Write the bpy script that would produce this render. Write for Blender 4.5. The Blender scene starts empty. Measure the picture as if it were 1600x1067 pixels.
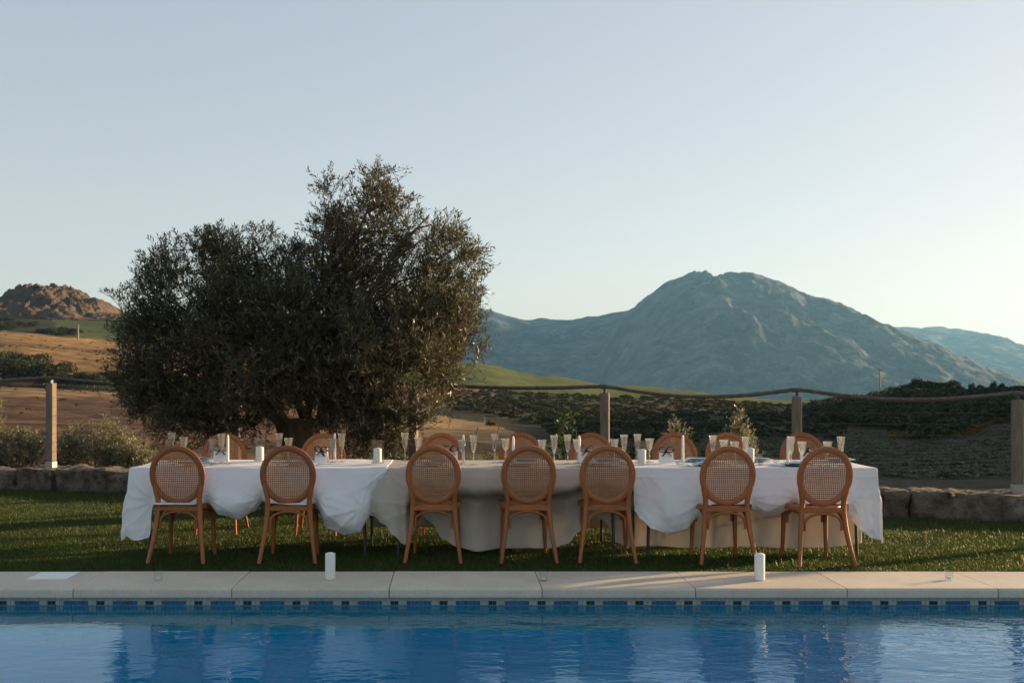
import bpy, math, random
import numpy as np
from mathutils import Vector, Matrix

# ------------------------------------------------------------------ camera, sky, sun, exposure
scene = bpy.context.scene
COL = scene.collection
F = 1555.0            # focal length in photograph pixels (35 mm lens)
EYE = 1.48            # eye height above the pool coping
VX, VY = 710.0, 595.0 # vanishing point of the pool joints / horizon row

cam_d = bpy.data.cameras.new("camera")
cam_d.sensor_width = 36.0
cam_d.lens = 36.0 * F / 1600.0
cam_d.shift_x = (800.0 - VX) / 1600.0
cam_d.shift_y = (VY - 533.5) / 1600.0
cam_d.clip_start = 0.05
cam_d.clip_end = 40000.0
cam_d.dof.use_dof = True
cam_d.dof.focus_distance = 8.6
cam_d.dof.aperture_fstop = 5.6
cam = bpy.data.objects.new("camera", cam_d)
COL.objects.link(cam)
cam.location = (0, 0, EYE)
cam.rotation_euler = (math.pi / 2, 0, 0)
scene.camera = cam

SUN_AZ = math.radians(65.0)    # clockwise from +Y (the view direction) towards +X
SUN_EL = math.radians(9.0)
world = bpy.data.worlds.new("World")
scene.world = world
world.use_nodes = True
wn = world.node_tree.nodes
wl = world.node_tree.links
wn.clear()
w_out = wn.new("ShaderNodeOutputWorld")
w_bg = wn.new("ShaderNodeBackground")
w_sky = wn.new("ShaderNodeTexSky")
w_sky.sky_type = 'NISHITA'
w_sky.sun_disc = False
w_sky.sun_elevation = SUN_EL
w_sky.sun_rotation = SUN_AZ
w_sky.altitude = 400.0
w_sky.air_density = 1.0
w_sky.dust_density = 1.1
w_sky.ozone_density = 1.0
w_bg.inputs["Strength"].default_value = 0.15
# soft low-contrast evening sky: one even adjustment of the whole dome
w_hs = wn.new("ShaderNodeHueSaturation"); w_hs.inputs["Saturation"].default_value = 1.08
w_gm = wn.new("ShaderNodeGamma"); w_gm.inputs["Gamma"].default_value = 0.44
w_mx = wn.new("ShaderNodeMix"); w_mx.data_type = 'RGBA'; w_mx.blend_type = 'MULTIPLY'
w_mx.inputs[0].default_value = 1.0; w_mx.inputs[7].default_value = (1.045, 0.966, 0.962, 1)
wl.new(w_sky.outputs[0], w_hs.inputs["Color"]); wl.new(w_hs.outputs[0], w_gm.inputs["Color"])
wl.new(w_gm.outputs[0], w_mx.inputs[6]); wl.new(w_mx.outputs[2], w_bg.inputs[0])
wl.new(w_bg.outputs[0], w_out.inputs[0])

sun_d = bpy.data.lights.new("sun", 'SUN')
sun_d.energy = 5.0
sun_d.angle = math.radians(1.4)
sun_d.color = (1.0, 0.66, 0.36)
sun = bpy.data.objects.new("sun", sun_d)
COL.objects.link(sun)
sdir = Vector((math.sin(SUN_AZ) * math.cos(SUN_EL), math.cos(SUN_AZ) * math.cos(SUN_EL), math.sin(SUN_EL)))
sun.rotation_euler = sdir.to_track_quat('Z', 'Y').to_euler()
sun.location = (20, 10, 8)

scene.view_settings.view_transform = 'Standard'
scene.view_settings.look = 'None'
scene.view_settings.gamma = 1.0
scene.view_settings.exposure = 1.55
scene.render.engine = 'CYCLES'
scene.cycles.use_denoising = True
scene.cycles.max_bounces = 8
scene.cycles.transparent_max_bounces = 16
scene.cycles.transmission_bounces = 8
scene.cycles.volume_bounces = 1
scene.cycles.caustics_refractive = False
scene.cycles.caustics_reflective = False
scene.cycles.sample_clamp_indirect = 4.0

rng = np.random.default_rng(7)
random.seed(7)


def at(px, py, Y):
    """photograph pixel at depth Y -> world point"""
    return ((px - VX) * Y / F, Y, EYE - (py - VY) * Y / F)


def gx(px, Y):
    return (px - VX) * Y / F


# ------------------------------------------------------------------ noise in numpy
def _hash(ix, iy, seed):
    n = (ix.astype(np.int64) * 374761393 + iy.astype(np.int64) * 668265263 + seed * 974711) & 0x7fffffff
    n = ((n ^ (n >> 13)) * 1274126177) & 0x7fffffff
    n = (n ^ (n >> 16)) & 0xffff
    return n / 65535.0


def vnoise(x, y, seed=0):
    x = np.asarray(x, float); y = np.asarray(y, float)
    ix = np.floor(x); iy = np.floor(y)
    fx = x - ix; fy = y - iy
    fx = fx * fx * (3 - 2 * fx); fy = fy * fy * (3 - 2 * fy)
    a = _hash(ix, iy, seed); b = _hash(ix + 1, iy, seed)
    c = _hash(ix, iy + 1, seed); d = _hash(ix + 1, iy + 1, seed)
    return (a * (1 - fx) + b * fx) * (1 - fy) + (c * (1 - fx) + d * fx) * fy


def fbm(x, y, octs=5, seed=0, ridged=False):
    t = 0; amp = 0.5; f = 1.0
    for o in range(octs):
        n = vnoise(np.asarray(x) * f + 17.3 * o, np.asarray(y) * f - 9.1 * o, seed + o * 31)
        if ridged:
            n = 1 - np.abs(2 * n - 1)
        t = t + amp * n
        amp *= 0.5; f *= 2.03
    return t  # about 0..1


# ------------------------------------------------------------------ mesh helpers
def link_mesh(name, verts, faces, mat=None, parent=None, smooth=False, loc=None, sharp=None):
    me = bpy.data.meshes.new(name)
    me.from_pydata([tuple(v) for v in verts], [], [tuple(f) for f in faces])
    if mat is not None:
        for m in (mat if isinstance(mat, (list, tuple)) else [mat]):
            me.materials.append(m)
    if smooth:
        me.polygons.foreach_set("use_smooth", np.ones(len(me.polygons), bool))
    me.update()
    if smooth and sharp:
        me.set_sharp_from_angle(angle=math.radians(sharp))
    o = bpy.data.objects.new(name, me)
    COL.objects.link(o)
    if parent is not None:
        o.parent = parent
    if loc is not None:
        o.location = loc
    return o


def fast_mesh(name, V, Fc, mats, parent=None, smooth=False, matidx=None):
    """numpy verts (n,3), faces (m,k) with constant k"""
    V = np.ascontiguousarray(V, np.float32); Fc = np.ascontiguousarray(Fc, np.int32)
    me = bpy.data.meshes.new(name)
    m, k = Fc.shape
    me.vertices.add(len(V)); me.vertices.foreach_set("co", V.ravel())
    me.loops.add(m * k); me.loops.foreach_set("vertex_index", Fc.ravel())
    me.polygons.add(m)
    me.polygons.foreach_set("loop_start", np.arange(0, m * k, k, dtype=np.int32))
    me.polygons.foreach_set("loop_total", np.full(m, k, np.int32))
    for q in mats:
        me.materials.append(q)
    if matidx is not None:
        me.polygons.foreach_set("material_index", np.ascontiguousarray(matidx, np.int32))
    if smooth:
        me.polygons.foreach_set("use_smooth", np.ones(m, bool))
    me.update(calc_edges=True)
    o = bpy.data.objects.new(name, me)
    COL.objects.link(o)
    if parent is not None:
        o.parent = parent
    return o


class MB:
    def __init__(self):
        self.v = []; self.f = []

    def add(self, v, f):
        n = len(self.v)
        self.v += [tuple(p) for p in v]
        self.f += [tuple(i + n for i in q) for q in f]
        return self

    def box(self, c, s, bev=0.0, rotz=0.0):
        x, y, z = [q / 2 for q in s]
        if bev <= 0:
            v = [(sx * x, sy * y, sz * z) for sz in (-1, 1) for sy in (-1, 1) for sx in (-1, 1)]
            f = [(0, 2, 3, 1), (4, 5, 7, 6), (0, 1, 5, 4), (2, 6, 7, 3), (0, 4, 6, 2), (1, 3, 7, 5)]
        else:
            b = bev
            v = []
            for (zz, ins) in ((-z, b), (-z + b, 0), (z - b, 0), (z, b)):
                xx, yy = x - ins, y - ins
                c8 = [(-xx + (b if not ins else 0), -yy), (xx - (b if not ins else 0), -yy), (xx, -yy + (b if not ins else 0)), (xx, yy - (b if not ins else 0)),
                      (xx - (b if not ins else 0), yy), (-xx + (b if not ins else 0), yy), (-xx, yy - (b if not ins else 0)), (-xx, -yy + (b if not ins else 0))]
                v += [(p, q, zz) for p, q in c8]
            f = []
            for L in range(3):
                for i in range(8):
                    j = (i + 1) % 8
                    f.append((L * 8 + i, L * 8 + j, (L + 1) * 8 + j, (L + 1) * 8 + i))
            f.append(tuple(range(7, -1, -1)))
            f.append(tuple(range(24, 32)))
        if rotz:
            cz, sz_ = math.cos(rotz), math.sin(rotz)
            v = [(p[0] * cz - p[1] * sz_, p[0] * sz_ + p[1] * cz, p[2]) for p in v]
        return self.add([(p[0] + c[0], p[1] + c[1], p[2] + c[2]) for p in v], f)

    def tube(self, pts, rad, n=8, closed=False, caps=True, up=None, sx=1.0, sy=1.0):
        """sweep an n-gon (scaled sx, sy) along pts; rad a number or list"""
        P = [Vector(p) for p in pts]
        m = len(P)
        R = [rad] * m if isinstance(rad, (int, float)) else list(rad)
        v = []
        prev = None
        for i in range(m):
            if closed:
                t = P[(i + 1) % m] - P[i - 1]
            else:
                t = P[min(i + 1, m - 1)] - P[max(i - 1, 0)]
            t.normalize()
            if up is not None:
                a = Vector(up)
            elif prev is None:
                a = Vector((0, 0, 1)) if abs(t.z) < 0.9 else Vector((1, 0, 0))
            else:
                a = prev
            a = a - t * a.dot(t)
            if a.length < 1e-6:
                a = Vector((1, 0, 0)) - t * t.x
            a.normalize(); prev = a
            b = t.cross(a)
            for k in range(n):
                th = 2 * math.pi * (k + 0.5) / n
                v.append(P[i] + a * (math.cos(th) * R[i] * sx) + b * (math.sin(th) * R[i] * sy))
        f = []
        for i in range(m if closed else m - 1):
            j = (i + 1) % m
            for k in range(n):
                l = (k + 1) % n
                f.append((i * n + k, i * n + l, j * n + l, j * n + k))
        if caps and not closed:
            f.append(tuple(range(n - 1, -1, -1)))
            f.append(tuple((m - 1) * n + k for k in range(n)))
        return self.add(v, f)

    def lathe(self, prof, n=16, c=(0, 0, 0), cap0=True, cap1=True):
        v = []
        for r, z in prof:
            for k in range(n):
                th = 2 * math.pi * k / n
                v.append((c[0] + r * math.cos(th), c[1] + r * math.sin(th), c[2] + z))
        f = []
        for i in range(len(prof) - 1):
            for k in range(n):
                l = (k + 1) % n
                f.append((i * n + k, i * n + l, (i + 1) * n + l, (i + 1) * n + k))
        if cap0:
            f.append(tuple(range(n - 1, -1, -1)))
        if cap1:
            f.append(tuple((len(prof) - 1) * n + k for k in range(n)))
        return self.add(v, f)

    def build(self, name, mat, parent=None, smooth=False, sharp=40):
        return link_mesh(name, self.v, self.f, mat, parent, smooth, sharp=sharp if smooth else None)


def tag(o, label=None, cat=None, group=None, kind=None):
    if label: o["label"] = label
    if cat: o["category"] = cat
    if group: o["group"] = group
    if kind: o["kind"] = kind
    return o


def empty(name, loc, rz=0.0):
    o = bpy.data.objects.new(name, None)
    COL.objects.link(o)
    o.location = loc
    o.rotation_euler = (0, 0, rz)
    o.empty_display_size = 0.1
    return o


def copy_tree(o, parent=None):
    c = o.copy()
    COL.objects.link(c)
    c.parent = parent
    for ch in o.children:
        copy_tree(ch, c)
    return c


def catmull(pts, n):
    """smooth resample of control tuples to n samples (uniform parameter)"""
    P = np.array(pts, float); m = len(P)
    out = []
    for t in np.linspace(0, m - 1, n):
        i = min(int(t), m - 2); u = t - i
        p0 = P[max(i - 1, 0)]; p1 = P[i]; p2 = P[i + 1]; p3 = P[min(i + 2, m - 1)]
        out.append(0.5 * ((2 * p1) + (-p0 + p2) * u + (2 * p0 - 5 * p1 + 4 * p2 - p3) * u * u + (-p0 + 3 * p1 - 3 * p2 + p3) * u ** 3))
    return np.array(out)


ORD = ["first", "second", "third", "fourth", "fifth", "sixth", "seventh", "eighth", "ninth", "tenth", "eleventh", "twelfth",
       "thirteenth", "fourteenth", "fifteenth", "sixteenth"]


# ------------------------------------------------------------------ materials
def new_mat(name):
    m = bpy.data.materials.new(name)
    m.use_nodes = True
    nt = m.node_tree
    nt.nodes.clear()
    out = nt.nodes.new("ShaderNodeOutputMaterial")
    return m, nt, out


def node(nt, typ, **kw):
    n = nt.nodes.new(typ)
    for k, v in kw.items():
        if k in ("operation", "blend_type", "data_type", "noise_dimensions", "attribute_name", "feature", "distance", "wave_type", "bands_direction", "clamp_factor"):
            setattr(n, k, v)
        else:
            n.inputs[k].default_value = v
    return n


def ramp(nt, stops):
    r = nt.nodes.new("ShaderNodeValToRGB")
    el = r.color_ramp.elements
    while len(el) < len(stops):
        el.new(0.5)
    for e, (p, c) in zip(el, stops):
        e.position = p
        e.color = (c[0], c[1], c[2], 1) if not isinstance(c, (int, float)) else (c, c, c, 1)
    return r


def surf(name, c1, c2=None, rough=0.6, scale=8.0, detail=6.0, bump=0.0, bscale=None, bdist=0.01, spec=0.3, stretch=None,
         mid=(0.3, 0.7), nrough=0.6, c3mid=(0.52, 0.68), trans=0.0, metallic=0.0, c3=None, s3=None, island=0.0, attr=None, coord="Object"):
    """principled surface: two colours mixed by noise, fine relief, optional translucency / per-piece variation"""
    m, nt, out = new_mat(name)
    L = nt.links.new
    tc = nt.nodes.new("ShaderNodeTexCoord")
    vec = tc.outputs[coord]
    if stretch:
        mp = nt.nodes.new("ShaderNodeMapping")
        mp.inputs["Scale"].default_value = stretch
        L(vec, mp.inputs["Vector"]); vec = mp.outputs[0]
    nz = node(nt, "ShaderNodeTexNoise", Scale=scale, Detail=detail, Roughness=nrough)
    L(vec, nz.inputs["Vector"])
    r = ramp(nt, [(mid[0], c1), (mid[1], c2 or c1)])
    L(nz.outputs["Fac"], r.inputs[0])
    col = r.outputs[0]
    if c3:
        n3 = node(nt, "ShaderNodeTexNoise", Scale=s3 or scale * 4, Detail=6.0, Roughness=nrough)
        L(vec, n3.inputs["Vector"])
        r3 = ramp(nt, [(c3mid[0], 0.0), (c3mid[1], 1.0)])
        L(n3.outputs["Fac"], r3.inputs[0])
        mx = node(nt, "ShaderNodeMix", data_type='RGBA')
        mx.inputs[7].default_value = (*c3, 1)
        L(r3.outputs[0], mx.inputs[0]); L(col, mx.inputs[6])
        col = mx.outputs[2]
    if attr:
        at_ = nt.nodes.new("ShaderNodeAttribute"); at_.attribute_name = attr
        mx = node(nt, "ShaderNodeMix", data_type='RGBA', blend_type='MULTIPLY')
        mx.inputs[0].default_value = 1.0
        L(col, mx.inputs[6]); L(at_.outputs["Color"], mx.inputs[7])
        col = mx.outputs[2]
    if island > 0:
        ge = nt.nodes.new("ShaderNodeNewGeometry")
        mr = node(nt, "ShaderNodeMapRange")
        mr.inputs["To Min"].default_value = 1 - island; mr.inputs["To Max"].default_value = 1 + island
        L(ge.outputs["Random Per Island"], mr.inputs["Value"])
        mx = node(nt, "ShaderNodeMix", data_type='RGBA', blend_type='MULTIPLY')
        mx.inputs[0].default_value = 1.0
        L(col, mx.inputs[6]); L(mr.outputs[0], mx.inputs[7])
        col = mx.outputs[2]
    p = nt.nodes.new("ShaderNodeBsdfPrincipled")
    L(col, p.inputs["Base Color"])
    p.inputs["Roughness"].default_value = rough
    p.inputs["Specular IOR Level"].default_value = spec
    p.inputs["Metallic"].default_value = metallic
    if bump > 0:
        bn = node(nt, "ShaderNodeTexNoise", Scale=bscale or scale * 4, Detail=8.0, Roughness=0.65)
        L(vec, bn.inputs["Vector"])
        bp = node(nt, "ShaderNodeBump", Strength=bump, Distance=bdist)
        L(bn.outputs["Fac"], bp.inputs["Height"])
        L(bp.outputs[0], p.inputs["Normal"])
    sh = p.outputs[0]
    if trans > 0:
        tr = nt.nodes.new("ShaderNodeBsdfTranslucent")
        L(col, tr.inputs["Color"])
        ms = nt.nodes.new("ShaderNodeMixShader"); ms.inputs[0].default_value = trans
        L(sh, ms.inputs[1]); L(tr.outputs[0], ms.inputs[2]); sh = ms.outputs[0]
    L(sh, out.inputs["Surface"])
    return m


def vary(m, amount):
    """tone differs a little from object to object"""
    nt = m.node_tree
    p = next(n for n in nt.nodes if n.type == 'BSDF_PRINCIPLED')
    src = p.inputs["Base Color"].links[0].from_socket
    oi = nt.nodes.new("ShaderNodeObjectInfo")
    mr = nt.nodes.new("ShaderNodeMapRange")
    mr.inputs["To Min"].default_value = 1 - amount; mr.inputs["To Max"].default_value = 1 + amount
    nt.links.new(oi.outputs["Random"], mr.inputs["Value"])
    mx = nt.nodes.new("ShaderNodeMix"); mx.data_type = 'RGBA'; mx.blend_type = 'MULTIPLY'; mx.inputs[0].default_value = 1.0
    nt.links.new(src, mx.inputs[6]); nt.links.new(mr.outputs[0], mx.inputs[7])
    nt.links.new(mx.outputs[2], p.inputs["Base Color"])


def leaf_mat(name, dark, mid, pale, trans=0.3, rough=0.45, spec=0.4):
    m, nt, out = new_mat(name)
    L = nt.links.new
    ge = nt.nodes.new("ShaderNodeNewGeometry")
    r = ramp(nt, [(0.0, dark), (0.5, mid), (0.85, mid), (1.0, pale)])
    L(ge.outputs["Random Per Island"], r.inputs[0])
    p = nt.nodes.new("ShaderNodeBsdfPrincipled")
    p.inputs["Roughness"].default_value = rough
    p.inputs["Specular IOR Level"].default_value = spec
    L(r.outputs[0], p.inputs["Base Color"])
    tr = nt.nodes.new("ShaderNodeBsdfTranslucent")
    L(r.outputs[0], tr.inputs["Color"])
    ms = nt.nodes.new("ShaderNodeMixShader"); ms.inputs[0].default_value = trans
    L(p.outputs[0], ms.inputs[1]); L(tr.outputs[0], ms.inputs[2])
    L(ms.outputs[0], out.inputs["Surface"])
    return m


def schlick(nt, normal=None, f0=0.04, power=5.0):
    """mirror share by angle, the same from both sides of a thin sheet"""
    L = nt.links.new
    ge = nt.nodes.new("ShaderNodeNewGeometry")
    dt = nt.nodes.new("ShaderNodeVectorMath"); dt.operation = 'DOT_PRODUCT'
    L(ge.outputs["Incoming"], dt.inputs[0]); L(normal or ge.outputs["Normal"], dt.inputs[1])
    ab = node(nt, "ShaderNodeMath", operation='ABSOLUTE'); L(dt.outputs["Value"], ab.inputs[0])
    om = node(nt, "ShaderNodeMath", operation='SUBTRACT'); om.inputs[0].default_value = 1.0; om.use_clamp = True; L(ab.outputs[0], om.inputs[1])
    p5 = node(nt, "ShaderNodeMath", operation='POWER'); p5.inputs[1].default_value = power; L(om.outputs[0], p5.inputs[0])
    fr = node(nt, "ShaderNodeMath", operation='MULTIPLY_ADD'); fr.inputs[1].default_value = 1.0 - f0; fr.inputs[2].default_value = f0; L(p5.outputs[0], fr.inputs[0])
    return fr


def glass_mat(name, frost=0.0, tint=(0.94, 0.96, 0.96)):
    """thin-walled clear glass: see-through, with mirror reflection by angle"""
    m, nt, out = new_mat(name)
    L = nt.links.new
    fr = schlick(nt, None, 0.045)
    tr = nt.nodes.new("ShaderNodeBsdfTransparent"); tr.inputs["Color"].default_value = (*tint, 1)
    gl = nt.nodes.new("ShaderNodeBsdfGlossy"); gl.inputs["Roughness"].default_value = 0.03
    ms = nt.nodes.new("ShaderNodeMixShader")
    L(fr.outputs[0], ms.inputs[0]); L(tr.outputs[0], ms.inputs[1]); L(gl.outputs[0], ms.inputs[2])
    sh = ms.outputs[0]
    if frost > 0:
        rf = nt.nodes.new("ShaderNodeBsdfRefraction"); rf.inputs["IOR"].default_value = 1.35; rf.inputs["Roughness"].default_value = 0.12
        m2 = nt.nodes.new("ShaderNodeMixShader"); m2.inputs[0].default_value = frost
        L(sh, m2.inputs[1]); L(rf.outputs[0], m2.inputs[2]); sh = m2.outputs[0]
        df = nt.nodes.new("ShaderNodeBsdfTranslucent"); df.inputs["Color"].default_value = (0.9, 0.9, 0.88, 1)
        m3 = nt.nodes.new("ShaderNodeMixShader"); m3.inputs[0].default_value = 0.055
        L(sh, m3.inputs[1]); L(df.outputs[0], m3.inputs[2]); sh = m3.outputs[0]
    L(sh, out.inputs["Surface"])
    return m


def cloth_mat(name, col, trans):
    m, nt, out = new_mat(name)
    L = nt.links.new
    tc = nt.nodes.new("ShaderNodeTexCoord")
    nz = node(nt, "ShaderNodeTexNoise", Scale=3.0, Detail=5.0)
    L(tc.outputs["Object"], nz.inputs["Vector"])
    r = ramp(nt, [(0.3, tuple(c * 0.93 for c in col)), (0.7, col)])
    L(nz.outputs["Fac"], r.inputs[0])
    # linen slubs: fine threads both ways
    b = []
    for st in ((260, 260, 30), (22, 22, 260)):
        mp = nt.nodes.new("ShaderNodeMapping"); mp.inputs["Scale"].default_value = st
        L(tc.outputs["Object"], mp.inputs["Vector"])
        n2 = node(nt, "ShaderNodeTexNoise", Scale=1.0, Detail=3.0)
        L(mp.outputs[0], n2.inputs["Vector"]); b.append(n2)
    add = node(nt, "ShaderNodeMath", operation='ADD')
    L(b[0].outputs["Fac"], add.inputs[0]); L(b[1].outputs["Fac"], add.inputs[1])
    wr = node(nt, "ShaderNodeTexNoise", Scale=5.0, Detail=5.0, Distortion=1.5)
    wr.noise_type = 'RIDGED_MULTIFRACTAL'
    L(tc.outputs["Object"], wr.inputs["Vector"])
    bp0 = node(nt, "ShaderNodeBump", Strength=0.25, Distance=0.008)
    L(wr.outputs["Fac"], bp0.inputs["Height"])
    bp = node(nt, "ShaderNodeBump", Strength=0.35, Distance=0.0015)
    L(add.outputs[0], bp.inputs["Height"]); L(bp0.outputs[0], bp.inputs["Normal"])
    p = nt.nodes.new("ShaderNodeBsdfPrincipled")
    p.inputs["Roughness"].default_value = 0.85
    p.inputs["Specular IOR Level"].default_value = 0.15
    L(r.outputs[0], p.inputs["Base Color"]); L(bp.outputs[0], p.inputs["Normal"])
    tr = nt.nodes.new("ShaderNodeBsdfTranslucent")
    L(r.outputs[0], tr.inputs["Color"]); L(bp.outputs[0], tr.inputs["Normal"])
    ms = nt.nodes.new("ShaderNodeMixShader"); ms.inputs[0].default_value = trans
    L(p.outputs[0], ms.inputs[1]); L(tr.outputs[0], ms.inputs[2])
    L(ms.outputs[0], out.inputs["Surface"])
    return m


def water_mat():
    m, nt, out = new_mat("pool_water")
    L = nt.links.new
    tc = nt.nodes.new("ShaderNodeTexCoord")
    hs = []
    for st, sc, w in (((0.9, 1.6, 1), 1.6, 1.0), ((1.6, 3.2, 1), 4.2, 0.40), ((1.2, 2.2, 1), 13.0, 0.10)):
        mp = nt.nodes.new("ShaderNodeMapping"); mp.inputs["Scale"].default_value = st
        mp.inputs["Rotation"].default_value = (0, 0, 0.25)
        L(tc.outputs["Object"], mp.inputs["Vector"])
        nz = node(nt, "ShaderNodeTexNoise", Scale=sc, Detail=2.0, Roughness=0.5, Distortion=0.4)
        L(mp.outputs[0], nz.inputs["Vector"])
        mu = node(nt, "ShaderNodeMath", operation='MULTIPLY'); mu.inputs[1].default_value = w
        L(nz.outputs["Fac"], mu.inputs[0]); hs.append(mu)
    a1 = node(nt, "ShaderNodeMath", operation='ADD'); a2 = node(nt, "ShaderNodeMath", operation='ADD')
    L(hs[0].outputs[0], a1.inputs[0]); L(hs[1].outputs[0], a1.inputs[1])
    L(a1.outputs[0], a2.inputs[0]); L(hs[2].outputs[0], a2.inputs[1])
    # the breeze ruffles the right-hand side more
    sp = nt.nodes.new("ShaderNodeSeparateXYZ"); L(tc.outputs["Object"], sp.inputs[0])
    mr = node(nt, "ShaderNodeMapRange")
    mr.inputs["From Min"].default_value = -2.5; mr.inputs["From Max"].default_value = 2.5
    mr.inputs["To Min"].default_value = 0.0045; mr.inputs["To Max"].default_value = 0.014
    L(sp.outputs[0], mr.inputs["Value"])
    bp = node(nt, "ShaderNodeBump", Strength=1.0)
    L(mr.outputs[0], bp.inputs["Distance"]); L(a2.outputs[0], bp.inputs["Height"])
    fr = schlick(nt, bp.outputs[0], 0.02, 4.6)
    tr = nt.nodes.new("ShaderNodeBsdfTransparent"); tr.inputs["Color"].default_value = (0.14, 0.84, 0.93, 1)
    gl = nt.nodes.new("ShaderNodeBsdfGlossy"); gl.inputs["Roughness"].default_value = 0.012; gl.inputs["Color"].default_value = (0.88, 0.97, 1.0, 1)
    L(bp.outputs[0], gl.inputs["Normal"])
    ms = nt.nodes.new("ShaderNodeMixShader")
    L(fr.outputs[0], ms.inputs[0]); L(tr.outputs[0], ms.inputs[1]); L(gl.outputs[0], ms.inputs[2])
    L(ms.outputs[0], out.inputs["Surface"])
    return m


M = {}
M["wood"] = surf("chair_wood", (0.23, 0.070, 0.018), (0.33, 0.110, 0.031), rough=0.42, scale=6, stretch=(14, 14, 1.6), bump=0.15, bscale=30, bdist=0.001, spec=0.4)
M["cane"] = surf("woven_cane", (0.36, 0.175, 0.085), (0.46, 0.245, 0.13), rough=0.55, scale=30, island=0.12, trans=0.15)
M["white_cloth"] = cloth_mat("white_linen", (0.83, 0.83, 0.84), 0.22)
M["cream_cloth"] = cloth_mat("cream_linen", (0.66, 0.59, 0.50), 0.30)
M["grey_cloth"] = cloth_mat("pale_linen", (0.58, 0.53, 0.46), 0.22)
M["metal_dark"] = surf("dark_steel", (0.05, 0.05, 0.055), (0.08, 0.08, 0.085), rough=0.4, metallic=0.6)
M["table_top"] = surf("table_board", (0.35, 0.33, 0.30), (0.4, 0.38, 0.34), rough=0.6)
M["wax"] = surf("white_wax", (0.80, 0.79, 0.76), (0.86, 0.85, 0.82), rough=0.5, scale=20, trans=0.15)
M["wick"] = surf("wick", (0.05, 0.045, 0.04), rough=0.9)
M["glass"] = glass_mat("clear_glass")
M["crystal"] = glass_mat("cut_crystal", 0.30)
M["card"] = surf("white_card", (0.80, 0.79, 0.77), (0.84, 0.83, 0.81), rough=0.8, scale=30)
M["ribbon"] = surf("black_ribbon", (0.008, 0.008, 0.009), (0.014, 0.014, 0.016), rough=0.45, scale=50)
M["plate"] = surf("blue_glaze", (0.12, 0.22, 0.32), (0.22, 0.33, 0.42), rough=0.18, scale=14, spec=0.5)
M["steel"] = surf("cutlery_steel", (0.45, 0.45, 0.46), (0.55, 0.55, 0.55), rough=0.25, metallic=1.0)
M["stirrer"] = surf("black_stirrer", (0.012, 0.012, 0.012), rough=0.5)
M["post"] = surf("weathered_timber", (0.12, 0.097, 0.075), (0.23, 0.19, 0.15), rough=0.85, scale=5, stretch=(10, 10, 1.2), bump=0.5, bscale=25, bdist=0.004)
M["post_shoe"] = surf("galvanised_shoe", (0.30, 0.30, 0.29), (0.38, 0.37, 0.35), rough=0.55, scale=12, metallic=0.3)
M["rope"] = surf("steel_rope", (0.07, 0.06, 0.052), (0.15, 0.13, 0.11), rough=0.6, scale=20, metallic=0.2)
M["stone"] = surf("rough_limestone", (0.06, 0.045, 0.033), (0.25, 0.205, 0.16), rough=0.92, scale=3.6, bump=1.0, bscale=11, bdist=0.10, c3=(0.03, 0.022, 0.017), s3=5.0)
M["coping"] = surf("coping_stone", (0.49, 0.435, 0.345), (0.62, 0.555, 0.455), rough=0.75, scale=3.0, detail=10, bump=0.5, bscale=120, bdist=0.002, c3=(0.42, 0.36, 0.28), s3=75)
M["lid"] = surf("skimmer_plastic", (0.74, 0.74, 0.73), (0.80, 0.80, 0.79), rough=0.5, scale=20)
M["pool_liner"] = surf("pool_mosaic", (0.04, 0.37, 0.56), (0.06, 0.44, 0.65), rough=0.4, scale=0.8)
M["grout"] = surf("grout", (0.42, 0.42, 0.38), rough=0.9)
M["tile_cream"] = surf("cream_tile", (0.34, 0.32, 0.25), (0.40, 0.38, 0.30), rough=0.25, scale=30, island=0.08)
M["tile_blue"] = surf("blue_tile", (0.018, 0.07, 0.17), (0.028, 0.10, 0.23), rough=0.2, scale=30, island=0.25)
M["tile_teal"] = surf("teal_tile", (0.04, 0.20, 0.28), (0.05, 0.25, 0.34), rough=0.25, scale=30, island=0.15)
M["tile_black"] = surf("black_tile", (0.006, 0.008, 0.012), (0.012, 0.014, 0.02), rough=0.2, scale=30, island=0.2)
M["soil"] = surf("lawn_soil", (0.018, 0.024, 0.008), (0.032, 0.04, 0.014), rough=0.95, scale=3)
M["grass"] = leaf_mat("grass_blade", (0.032, 0.056, 0.008), (0.062, 0.096, 0.014), (0.12, 0.14, 0.035), trans=0.40, rough=0.5)
M["paving"] = surf("terrace_paving", (0.46, 0.44, 0.40), (0.54, 0.52, 0.47), rough=0.8, scale=2)
M["olive_leaf"] = leaf_mat("olive_leaf", (0.028, 0.034, 0.016), (0.086, 0.090, 0.046), (0.30, 0.29, 0.20), trans=0.40, rough=0.4)
M["bush_leaf"] = leaf_mat("silver_leaf", (0.10, 0.105, 0.055), (0.20, 0.20, 0.115), (0.36, 0.35, 0.24), trans=0.42)
M["vine_leaf"] = leaf_mat("fresh_leaf", (0.025, 0.05, 0.01), (0.05, 0.09, 0.018), (0.10, 0.16, 0.035), trans=0.4)
M["shrub_leaf"] = leaf_mat("scrub_leaf", (0.022, 0.028, 0.012), (0.042, 0.048, 0.022), (0.075, 0.08, 0.038), trans=0.2, rough=0.8, spec=0.1)
M["gorse_leaf"] = leaf_mat("dry_leaf", (0.09, 0.06, 0.02), (0.16, 0.10, 0.03), (0.24, 0.16, 0.045), trans=0.3, rough=0.8, spec=0.1)
M["weed_leaf"] = leaf_mat("weed_leaf", (0.05, 0.045, 0.02), (0.10, 0.08, 0.035), (0.17, 0.13, 0.06), trans=0.25, rough=0.8, spec=0.1)
M["row_leaf"] = leaf_mat("grey_crop", (0.07, 0.08, 0.045), (0.12, 0.125, 0.08), (0.20, 0.195, 0.14), trans=0.2, rough=0.8, spec=0.1)
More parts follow.
